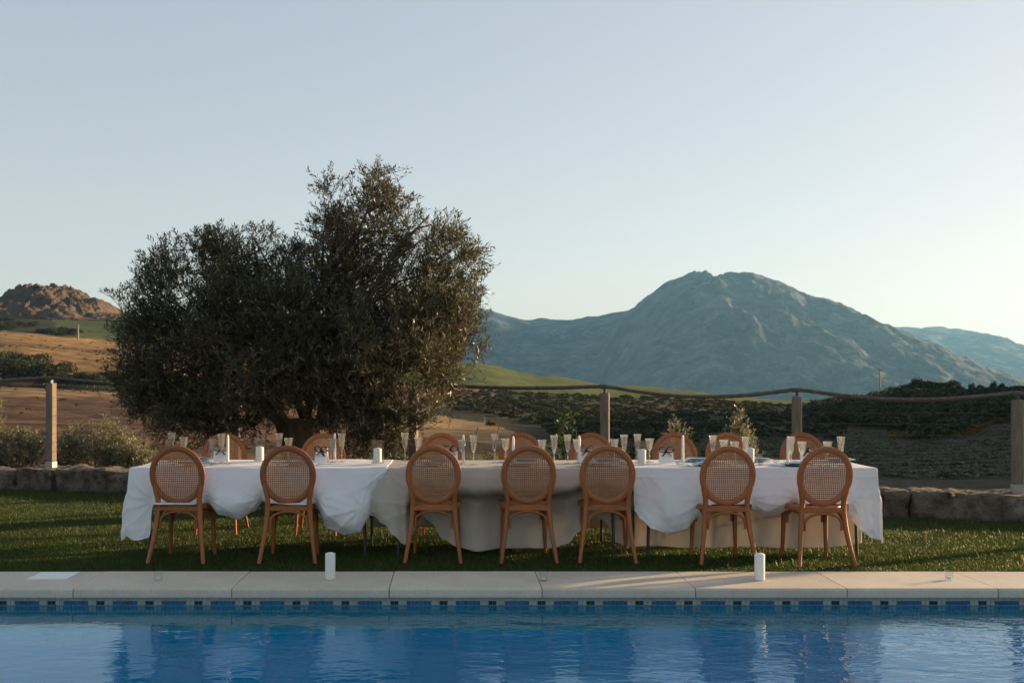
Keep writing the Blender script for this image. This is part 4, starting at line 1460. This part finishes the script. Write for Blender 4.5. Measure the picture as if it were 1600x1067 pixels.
def cloth(name, x0, x1, stations, mat, label, back_hem, pinches=(), crease=0, left_hem=None, right_hem=None, top_lift=0.0, seed=1, wav=0.008, y_off=0.0, top_wave=0.0):
    """stations: (X, [(out, z) * 6]) for the drape on the near side, hem last"""
    XS = np.array([s[0] for s in stations])
    K = 54
    prof = np.array([catmull([(0.0, CZ + top_lift)] + list(s[1]), K) for s in stations])       # S,K,2
    ncol = int((x1 - x0) / 0.012)
    xs = np.linspace(x0, x1, ncol)
    # smooth interpolation between stations
    pr = np.empty((ncol, K, 2))
    k = np.clip(np.searchsorted(XS, xs) - 1, 0, len(XS) - 2)
    t = smooth01((xs - XS[k]) / (XS[k + 1] - XS[k]))
    pr = prof[k] * (1 - t)[:, None, None] + prof[k + 1] * t[:, None, None]
    nt = 26
    rows = []
    # near drape, hem upwards
    for q in range(K - 1, -1, -1):
        d = q / (K - 1)
        fold = (fbm(xs * 3.0 + seed, np.full(ncol, d * 2.0 + seed), 4, seed) - 0.47) * 0.16 * d
        fold += np.sin(xs * 21 + seed + d * 2.5) * wav * d
        o = pr[:, q, 0] + fold * (0.35 + 0.65 * d)
        for pi, (pxp, pzp, amp) in enumerate(pinches):
            dx_ = xs - pxp; dz_ = pr[:, q, 1] - pzp
            rr = np.hypot(dx_, dz_); th_ = np.arctan2(dz_, dx_)
            wr = 1 - np.abs(np.sin(th_ * 5.5 + pi * 1.7 + 6 * vnoise(xs * 2, np.full(ncol, d), pi)))
            o = o + 0.55 * amp * (wr ** 2 - 0.33) * rr / (rr + 0.05) * np.exp(-rr / 0.24) * min(1, d * 3)
        if crease:
            o = o + 0.006 * np.exp(-((pr[:, q, 1] - crease) / 0.007) ** 2)
        z = pr[:, q, 1] + (fbm(xs * 4.0, np.full(ncol, d * 3 + 9.0), 3, seed + 3) - 0.45) * 0.03 * d
        rows.append(np.stack([xs, TF + y_off - 0.004 - o, z], 1))
    for q in range(1, nt):
        v = q / nt
        y = TF + y_off + (TB - y_off - TF) * v
        zz = CZ + top_lift + (fbm(xs * 2.2 + seed, np.full(ncol, v * 3.0), 4, seed + 11) - 0.45) * (0.006 + top_wave)
        if top_wave > 0:
            zz = np.maximum(zz, CZ)
        rows.append(np.stack([xs, np.full(ncol, y), zz], 1))
    nb = 16
    for q in range(nb):
        d = q / (nb - 1)
        z = CZ + top_lift - d * (CZ - back_hem)
        y = TB + 0.004 - y_off + 0.04 * d + (fbm(xs * 3.2 + 40 + seed, np.full(ncol, d * 1.5), 4, seed + 20) - 0.47) * 0.16 * d
        rows.append(np.stack([xs, y, z + (vnoise(xs * 3, np.full(ncol, 1.0), seed) - .5) * 0.05 * d], 1))
    G = np.array(rows)          # R,ncol,3
    R = G.shape[0]

    def side(colpts, sgn, hem):
        """hang the end of the cloth over the table's short side; the corners hang as flared cones"""
        cols = []
        ns = 26
        z0 = CZ + top_lift
        Ys = colpts[:, 1]; Zs = colpts[:, 2]
        front = np.arange(R) < K
        back = np.arange(R) >= R - nb
        s_ = np.where(front | back, np.maximum(z0 - Zs, 0), 0.0)
        yc = np.where(front, TF, np.where(back, TB, Ys))
        ysg = np.where(front, -1.0, np.where(back, 1.0, 0.0))

        def cone(d):
            r = np.hypot(d, s_)
            phi = np.arctan2(d, s_ + 1e-6)
            fl = 0.03 + 0.09 * np.sin(2 * phi) ** 2 + 0.03 * np.sin(phi)
            return np.stack([colpts[0, 0] + sgn * r * fl * np.sin(phi), yc + ysg * r * fl * np.cos(phi), z0 - r * np.sqrt(1 - fl ** 2)], 1), phi
        c0, _ = cone(0.0)
        for j in range(1, ns):
            dd = j / (ns - 1)
            c, phi = cone(dd * hem)
            wgt = np.clip(1 - phi / (math.pi / 2), 0, 1)[:, None]
            P = c + (colpts - c0) * np.where((front | back)[:, None], wgt, 0)
            fold = (fbm(Ys * 3.0 + seed * 3, np.full(R, dd * 1.6), 4, seed + 31) - 0.47) * 0.10 * dd + 0.010 * np.sin(Ys * 19 + seed) * dd
            P[:, 0] += sgn * np.maximum(fold, -0.01)
            P[:, 0] = np.where(sgn > 0, np.maximum(P[:, 0], colpts[0, 0] + 0.004), np.minimum(P[:, 0], colpts[0, 0] - 0.004))
            cols.append(P)
        return cols
    cols = [G[:, c] for c in range(ncol)]
    if left_hem:
        cols = side(cols[0], -1, left_hem)[::-1] + cols
    if right_hem:
        cols = cols + side(cols[-1], 1, right_hem)
    A = np.array(cols).transpose(1, 0, 2)
    A[..., 2] = np.maximum(A[..., 2], 0.012)
    R, Cn = A.shape[:2]
    i = np.arange(R - 1)[:, None] * Cn + np.arange(Cn - 1)[None]
    Fc = np.stack([i, i + 1, i + Cn + 1, i + Cn], -1).reshape(-1, 4)
    o = fast_mesh(name, A.reshape(-1, 3), Fc, [mat], smooth=True)
    o.location = (0, 0, 0)
    so = o.modifiers.new("thickness", 'SOLIDIFY'); so.thickness = 0.0016; so.offset = 0
    tag(o, label, "tablecloth")
    return o


def X8(px_):
    return gx(px_, 8.25)


def hz(py, Y=8.25):
    return EYE - (py - VY) * Y / F


SEAT = [(0.035, 0.65), (0.075, 0.56), (0.13, 0.495), (0.21, 0.482), (0.265, 0.480), (0.275, 0.474)]
def bil(hem_y, bulge, top=0.05):
    z = hz(hem_y)
    H = CZ - z
    return [(top, CZ - 0.12 * H), (top + bulge * .55, CZ - 0.36 * H), (top + bulge, CZ - 0.62 * H), (top + bulge * .95, CZ - 0.82 * H), (top + bulge * .55, CZ - 0.97 * H), (top + bulge * .2, z)]
def flat(hem_y, o=0.02, lo=None):
    z = hz(hem_y); H = CZ - z
    lo = o if lo is None else lo
    return [(o * .5, CZ - .15 * H), (o, CZ - .35 * H), (o + (lo - o) * .3, CZ - .55 * H), (o + (lo - o) * .6, CZ - .72 * H), (o + (lo - o) * .85, CZ - .88 * H), (lo, z)]

c1 = [
    (X8(194), flat(838, 0.06, 0.10)), (X8(212), flat(843, 0.08, 0.14)), (X8(232), flat(840, 0.07, 0.13)), (X8(248), SEAT), (X8(308), SEAT),
    (X8(322), bil(788, 0.10)), (X8(345), bil(805, 0.17)), (X8(372), bil(812, 0.20)), (X8(396), bil(800, 0.14)), (X8(409), bil(786, 0.09)),
    (X8(422), SEAT), (X8(480), SEAT), (X8(492), bil(794, 0.12)), (X8(515), bil(826, 0.20)), (X8(540), bil(836, 0.20)), (X8(560), bil(834, 0.13)),
    (X8(572), bil(815, 0.06)), (X8(582), flat(790, 0.04, 0.0)), (X8(592), flat(765, 0.03, 0.0)), (X8(603), flat(745, 0.015, 0.0)),
]
cloth("tablecloth", X8(194), X8(603), c1, M["white_cloth"], "billowing white cloth on the left table, hem blown up over chair seats", 0.45, pinches=[(X8(325), 0.50, 0.05), (X8(407), 0.50, 0.05), (X8(495), 0.50, 0.06), (X8(565), 0.42, 0.07), (X8(236), 0.48, 0.05), (X8(598), 0.72, 0.05)], left_hem=0.22, top_lift=0.004, seed=3, wav=0.006, top_wave=0.022)
IN = [(-0.005, 0.64), (-0.03, 0.54), (-0.175, 0.47), (-0.20, 0.40), (-0.17, 0.25)]
def mid_st(hem_y, inn=1.0, o=0.02):
    z = hz(hem_y, 8.5)
    H = CZ - z
    return [(o, CZ - .14 * H), (o - .02 * inn, CZ - .28 * H), (o - .21 * inn, CZ - .40 * H), (o - .22 * inn, CZ - .52 * H), (o - .19 * inn, CZ - .76 * H), (o - .18 * inn, z)]
c2 = [
    (X8(564), flat(798, 0.0, 0.02)), (X8(580), flat(808, 0.02, 0.06)), (X8(598), flat(820, 0.05, 0.11)), (X8(614), flat(836, 0.06, 0.12)), (X8(632), flat(852, 0.05, 0.08)), (X8(645), mid_st(830, 0.6)), (X8(656), mid_st(806, 1.0)), (X8(672), mid_st(818, 1.05)),
    (X8(692), mid_st(846, 1.1)), (X8(715), mid_st(857, 1.0)), (X8(745), mid_st(860, 0.75, 0.03)), (X8(785), mid_st(859, 1.05)), (X8(830), mid_st(859, 1.1)), (X8(870), mid_st(858, 1.05)), (X8(893), mid_st(850, 0.9, 0.03)),
    (X8(912), mid_st(832, 1.0)), (X8(938), mid_st(810, 1.05)), (X8(955), mid_st(816, 1.1)), (X8(972), mid_st(850, 1.1)), (X8(996), mid_st(856, 0.9)),
]
cloth("tablecloth", X8(564), X8(996), c2, M["grey_cloth"], "long pale beige cloth hanging nearly to the grass on the middle table", 0.10, pinches=[(X8(600), 0.72, 0.06), (X8(655), 0.44, 0.04), (X8(720), 0.46, 0.02), (X8(868), 0.46, 0.02), (X8(910), 0.46, 0.03)], seed=8, wav=0.010)
c3u = [(X8(1004), mid_st(856, 1.05, 0.0)), (X8(1060), mid_st(857, 1.15, 0.0)), (X8(1130), mid_st(859, 1.15, 0.0)), (X8(1200), mid_st(857, 1.15, 0.0)), (X8(1280), mid_st(858, 1.15, 0.0)), (X8(1330), mid_st(856, 1.1, 0.0)), (X8(1370), mid_st(850, 1.0, 0.0))]
cloth("tablecloth", X8(1004), X8(1370), c3u, M["cream_cloth"], "long cream undercloth glowing beneath the white overlay on the right table", 0.60, seed=14, wav=0.014, y_off=0.0, top_lift=-0.001)
c3 = [
    (X8(994), flat(800, 0.03, 0.06)), (X8(1003), flat(812, 0.04, 0.10)), (X8(1020), flat(826, 0.05, 0.13)), (X8(1048), bil(835, 0.14, 0.03)), (X8(1072), bil(830, 0.16, 0.03)), (X8(1090), bil(812, 0.15, 0.03)),
    (X8(1107), SEAT), (X8(1166), SEAT), (X8(1180), bil(800, 0.11, .03)), (X8(1198), bil(807, 0.12, .03)), (X8(1222), bil(804, 0.12, .03)), (X8(1243), bil(793, 0.12, .03)),
    (X8(1258), SEAT), (X8(1318), SEAT), (X8(1332), bil(808, 0.13, .03)), (X8(1350), flat(830, 0.05, 0.14)), (X8(1366), flat(841, 0.04, 0.12)), (X8(1382), flat(845, 0.03, 0.07)),
]
cloth("tablecloth", X8(994), X8(1382), c3, M["white_cloth"], "white overlay cloth on the right table with swagged hem and pointed corner", 0.60, pinches=[(X8(1002), 0.73, 0.05), (X8(1100), 0.50, 0.04), (X8(1176), 0.50, 0.03), (X8(1246), 0.50, 0.03), (X8(1328), 0.50, 0.05)], crease=0.672, right_hem=0.20, top_lift=0.003, seed=21, wav=0.004)

# ------------------------------------------------------------------ table setting
TOP = CZ + 0.008


def set_on(px_, Y):
    return (gx(px_, Y), Y, TOP + (0.006 if px_ < 600 else 0.0))


def thing_copy(src, first, loc, rz=0.0):
    o = src if first else copy_tree(src)
    o.location = loc; o.rotation_euler = (0, 0, rz)
    return o


def make_glass(name, H, rim, bowl_h, foot):
    root = empty(name, (0, 0, 0))
    zb = H - bowl_h
    mb = MB()
    th = 0.0022
    outer = [(0.0045 + 0.004, zb - 0.006), (rim * 0.40, zb + 0.006), (rim * 0.62, zb + bowl_h * 0.22), (rim * 0.75, zb + bowl_h * 0.5), (rim * 0.86, zb + bowl_h * 0.78), (rim, H)]
    inner = [(r - th, z + (0.004 if i == 0 else 0)) for i, (r, z) in enumerate(outer)][::-1]
    inner[-1] = (0.002, zb + 0.008)
    mb.lathe(outer + inner, 14, cap0=True, cap1=True)
    mb.build("bowl", M["crystal"], root)
    mb = MB()
    mb.lathe([(0.0045, 0.006), (0.0048, zb * 0.35), (0.0085, zb * 0.5), (0.005, zb * 0.62), (0.0075, zb * 0.85), (0.009, zb - 0.004)], 8)
    mb.build("stem", M["crystal"], root)
    mb = MB(); mb.lathe([(foot, 0.0), (foot, 0.002), (foot * .5, 0.005), (0.006, 0.008)], 16)
    mb.build("foot", M["crystal"], root)
    return root


flute0 = make_glass("champagne_flute", 0.255, 0.036, 0.145, 0.033)
goblet0 = make_glass("water_goblet", 0.212, 0.041, 0.105, 0.036)
flutes = [(268, 677), (346, 679), (436, 678), (534, 678), (633, 676), (740, 680), (773, 678), (866, 680), (887, 679), (975, 679), (996, 678), (1114, 680), (1165, 682), (1236, 682), (1314, 685)]
goblets = [(287, 684), (331, 687), (451, 685), (518, 686), (654, 683), (722, 687), (790, 685), (847, 687), (902, 686), (960, 686), (1015, 685), (1131, 687), (1148, 690), (1253, 690), (1293, 692)]
FPOS = {}
for i, (px_, ry) in enumerate(flutes):
    Y = min(9.16, max(8.52, F * (EYE - TOP - 0.255) / (ry - VY)))
    o = thing_copy(flute0, i == 0, set_on(px_, Y), random.uniform(0, 6))
    FPOS[px_] = (o.location.x, Y)
    tag(o, "tall clear champagne flute, %s flute from the left along the table" % ORD[i], "glass", "champagne flutes")
for i, (px_, ry) in enumerate(goblets):
    Y = min(9.16, max(8.52, F * (EYE - TOP - 0.212) / (ry - VY)))
    o = thing_copy(goblet0, i == 0, set_on(px_, Y), random.uniform(0, 6))
    tag(o, "short clear water goblet, %s goblet from the left along the table" % ORD[i], "glass", "water goblets")
for i, (px_, lab) in enumerate([(268, "black drink stirrer in the leftmost flute"), (740, "black drink stirrer in the flute behind the third near chair"),
                                (773, "black drink stirrer in the flute left of the fourth near chair"), (1314, "black drink stirrer in the rightmost flute")]):
    x, y = FPOS[px_]
    mb = MB(); mb.tube([(0, 0, 0), (0.042, 0.01, 0.185)], 0.0028, 6); mb.box((0.043, 0.01, 0.188), (0.008, 0.006, 0.012))
    s = mb.build("drink_stirrer", M["stirrer"]); s.location = (x - 0.008, y, TOP + 0.125)
    tag(s, lab, "stirrer", "drink stirrers")


def make_pillar(name, R, H):
    root = empty(name, (0, 0, 0))
    mb = MB(); mb.lathe([(R - 0.003, 0), (R, 0.003), (R * 1.0, H - 0.014), (R * 0.95, H - 0.008), (R * 0.6, H - 0.003), (R * 0.15, H + 0.001)], 28)
    mb.build("wax_body", M["wax"], root, smooth=True, sharp=40)
    mb = MB(); mb.tube([(0, 0, H - 0.004), (0.001, 0, H + 0.009), (0.006, 0, H + 0.016)], 0.0018, 6)
    mb.build("wick", M["wick"], root)
    return root


pil0 = make_pillar("pillar_candle", 0.0375, 0.200)
for i, (px_, py, lab) in enumerate([(516, 904.5, "white pillar candle on the pool coping near the second chair"), (1187, 905.5, "white pillar candle on the pool coping near the right table")]):
    Y = F * EYE / (py - VY)
    o = thing_copy(pil0, i == 0, (gx(px_, Y), Y, 0.001), i * 1.3)
    tag(o, lab, "candle", "pillar candles on the coping")
spil = make_pillar("pillar_candle", 0.036, 0.128)
hur = empty("hurricane_glass", (0, 0, 0))
mb = MB(); mb.lathe([(0.058, 0.0), (0.058, 0.205), (0.0555, 0.205), (0.0555, 0.006), (0.002, 0.006)], 32, cap0=True, cap1=False)
mb.build("cylinder", M["glass"], hur, smooth=True, sharp=40)
for i, (px_, Y, lab) in enumerate([(406, 9.0, "left table between the first two chairs"), (590, 8.8, "joint of left and middle tables"), (1003, 8.72, "left end of the right table"), (1172, 8.9, "middle of the right table behind a chair")]):
    p = set_on(px_, Y)
    o = thing_copy(hur, i == 0, p); tag(o, "clear glass candle cylinder on the " + lab, "candle glass", "glass cylinders round candles")
    o = thing_copy(spil, i == 0, (p[0], p[1], p[2] + 0.0065), i); tag(o, "white candle inside the cylinder on the " + lab, "candle", "pillar candles in glass")

tap = empty("taper_candle", (0, 0, 0))
mb = MB(); mb.lathe([(0.0115, 0.02), (0.0105, 0.225), (0.0085, 0.245), (0.003, 0.256)], 14)
mb.build("wax_body", M["wax"], tap, smooth=True)
mb = MB(); mb.lathe([(0.03, 0.0), (0.03, 0.006), (0.017, 0.012), (0.017, 0.035), (0.012, 0.035)], 16)
mb.build("holder", M["glass"], tap)
for i, (px_, ty) in enumerate([(356, 680), (523, 678), (724, 679), (802, 681), (905, 680), (1067, 680), (1231, 684)]):
    Y = min(9.15, max(8.55, F * (EYE - TOP - 0.256) / (ty - VY)))
    if px_ == 1067: Y = 8.75
    o = thing_copy(tap, i == 0, set_on(px_, Y), i)
    tag(o, "slim white taper candle, %s taper from the left along the table" % ORD[i], "candle", "taper candles")

# folded cards tied with black bows
crd = empty("menu_card", (0, 0, 0))
mb = MB()
mb.add([(-.062, -.03, 0), (.062, -.03, 0), (.062, .0, .112), (-.062, .0, .112), (-.062, .034, 0), (.062, .034, 0),
        (-.062, -.028, 0), (.062, -.028, 0), (.062, .0005, .108), (-.062, .0005, .108), (-.062, .032, 0), (.062, .032, 0)],
       [(0, 1, 2, 3), (3, 2, 5, 4), (7, 6, 9, 8), (8, 9, 10, 11), (0, 3, 9, 6), (3, 4, 10, 9), (1, 7, 8, 2), (2, 8, 11, 5), (0, 6, 7, 1), (4, 5, 11, 10)])
mb.build("card", M["card"], crd)
mb = MB()
for s in (-1, 1):
    pts = [(0, -.006, .104)] + [(s * (.022 + .020 * math.cos(t)) , -.010 - .004 * math.sin(t), .110 + .016 * math.sin(t) + .008) for t in np.linspace(math.pi, -math.pi * 0.95, 12)]
    mb.tube(pts, 1.0, 6, sx=0.0075, sy=0.0022, up=(0, 1, 0.2))
    mb.tube([(0, -.010, .106), (s * .014, -.018, .094), (s * .026, -.022, .078)], 1.0, 6, sx=0.0022, sy=0.0065)
mb.box((0, -.011, .107), (.014, .012, .014), bev=.003)
mb.v = [(x * 1.6, -.010 + (y + .010) * 1.6, .108 + (z - .108) * 1.5) for x, y, z in mb.v]
mb.build("bow", M["ribbon"], crd, smooth=True, sharp=50)
for i, (px_, Y, rz, lab) in enumerate([
    (345, 8.95, 6, "white card with black bow behind the leftmost chair pair"), (503, 8.8, -28, "tilted white card with black bow right of the second near chair"),
    (704, 9.0, 8, "white card with black bow before the third far chair"), (917, 8.95, -5, "white card with black bow by the fifth far chair"),
    (1041, 8.85, 3, "upright white card with black bow at the left of the right table"), (1262, 8.9, -8, "white card with black bow by the rightmost far chair")]):
    o = thing_copy(crd, i == 0, set_on(px_, Y), math.radians(rz))
    tag(o, lab, "card", "menu cards with black bows")

vot = empty("votive_glass", (0, 0, 0))
mb = MB(); mb.lathe([(0.028, 0.0), (0.033, 0.066), (0.0305, 0.066), (0.026, 0.010), (0.002, 0.009)], 20, cap0=True, cap1=False)
mb.build("cup", M["glass"], vot, smooth=True, sharp=40)
mb = MB(); mb.lathe([(0.019, 0.0105), (0.019, 0.024), (0.004, 0.024)], 16); mb.build("tealight", M["wax"], vot)
k = 0
for (px_, py, lab) in [(247, 906.5, "small clear votive glass on the coping below the leftmost chair"), (849, 907, "small clear votive glass on the coping at a slab joint near the middle"), (1483, 905.5, "small clear votive glass on the coping at the far right")]:
    Y = F * EYE / (py - VY)
    o = thing_copy(vot, k == 0, (gx(px_, Y), Y, 0.001), k); k += 1
    tag(o, lab, "votive", "votive glasses on the coping")
for (px_, Y, lab) in [(322, 8.75, "small votive glass on the left table beside the first chair"), (1060, 8.72, "small votive glass just left of the taper on the right table"), (1084, 8.7, "small votive glass just right of the taper on the right table"),
                      (1188, 8.66, "small votive glass right of the sixth near chair"), (1213, 8.85, "small votive glass left of the rightmost taper"), (1240, 8.8, "small votive glass right of the rightmost taper")]:
    o = copy_tree(vot); o.location = set_on(px_, Y); o.scale = (0.9, 0.9, 0.62)
    tag(o, lab, "votive", "votive glasses on the table")

plt_ = empty("dinner_plate", (0, 0, 0))
mb = MB(); mb.lathe([(0.075, 0.0), (0.088, 0.004), (0.135, 0.017), (0.136, 0.019), (0.132, 0.0195), (0.088, 0.009), (0.002, 0.008)], 36)
mb.build("dish", M["plate"], plt_, smooth=True, sharp=60)
mb = MB(); mb.lathe([(0.05, 0.0095), (0.06, 0.013), (0.1, 0.026), (0.1, 0.028), (0.06, 0.017), (0.002, 0.0155)], 32)
mb.build("side_dish", M["plate"], plt_, smooth=True, sharp=60)
k = 0
for i, (px_, Y, rz, lab) in enumerate(near):
    o = thing_copy(plt_, k == 0, set_on((px_ - VX) * 8.62 / 8.62 + VX + (VX - px_) * 0.045, 8.60)); k += 1
    o.location.x = gx(px_, Y) ; 
    tag(o, "blue glazed plate set before the %s near-row chair from the left" % ORD[i], "plate", "blue plates, near side")
for i, (px_, Y, rz) in enumerate(far_ch):
    o = copy_tree(plt_); o.location = set_on(px_, 9.08); o.location.x = gx(px_, Y)
    tag(o, "blue glazed plate set before the %s far-row chair from the left" % ORD[i], "plate", "blue plates, far side")
# a knife and a fork at each near place
mbk = MB(); mbk.box((0, 0.06, 0.003), (0.017, 0.10, 0.003), bev=0.001); mbk.box((0, -0.045, 0.004), (0.012, 0.11, 0.006), bev=0.002)
kn = mbk.build("knife", M["steel"])
mbf = MB(); mbf.box((0, -0.04, 0.004), (0.010, 0.13, 0.004), bev=0.001); mbf.box((0, 0.04, 0.004), (0.022, 0.035, 0.003), bev=0.001)
for q in (-0.009, -0.003, 0.003, 0.009):
    mbf.box((q, 0.078, 0.004), (0.003, 0.045, 0.0025))
fk = mbf.build("fork", M["steel"])
for i, (px_, Y, rz, lab) in enumerate(near):
    x = gx(px_, Y)
    o = kn if i == 0 else kn.copy()
    if i: COL.objects.link(o)
    o.location = (x + 0.17, 8.60, TOP + (0.006 if px_ < 600 else 0)); o.rotation_euler = (0, 0, random.uniform(-.1, .1))
    tag(o, "steel knife right of the plate at the %s near-row chair" % ORD[i], "knife", "knives")
    o = fk if i == 0 else fk.copy()
    if i: COL.objects.link(o)
    o.location = (x - 0.17, 8.60, TOP + (0.006 if px_ < 600 else 0)); o.rotation_euler = (0, 0, random.uniform(-.1, .1))
    tag(o, "steel fork left of the plate at the %s near-row chair" % ORD[i], "fork", "forks")

# skimmer lid in the coping
mb = MB(); mb.box((0, 0, 0.001), (0.30, 0.27, 0.006), bev=0.002); mb.lathe([(0.018, 0.0042), (0.018, 0.0052), (0.012, 0.0056)], 14)
lid = mb.build("skimmer_lid", M["lid"])
Y = F * EYE / (899.5 - VY)
lid.location = (gx(84, Y), Y, 0.0015)
tag(lid, "flat square white skimmer lid set in the coping at the left", "skimmer lid")

# ------------------------------------------------------------------ the air
mb = MB(); rect(mb, -9000, 9000, -2500, 9600, -80, 470)
hm, nt, out = new_mat("haze_air")
pv = nt.nodes.new("ShaderNodeVolumePrincipled")
pv.inputs["Color"].default_value = (0.26, 0.62, 1.0, 1)
pv.inputs["Density"].default_value = 5.6e-5
pv.inputs["Anisotropy"].default_value = 0.3
nt.links.new(pv.outputs[0], out.inputs["Volume"])
hz_o = mb.build("haze", hm)
tag(hz_o, "thin evening haze over the valley and mountains", "haze", kind="stuff")
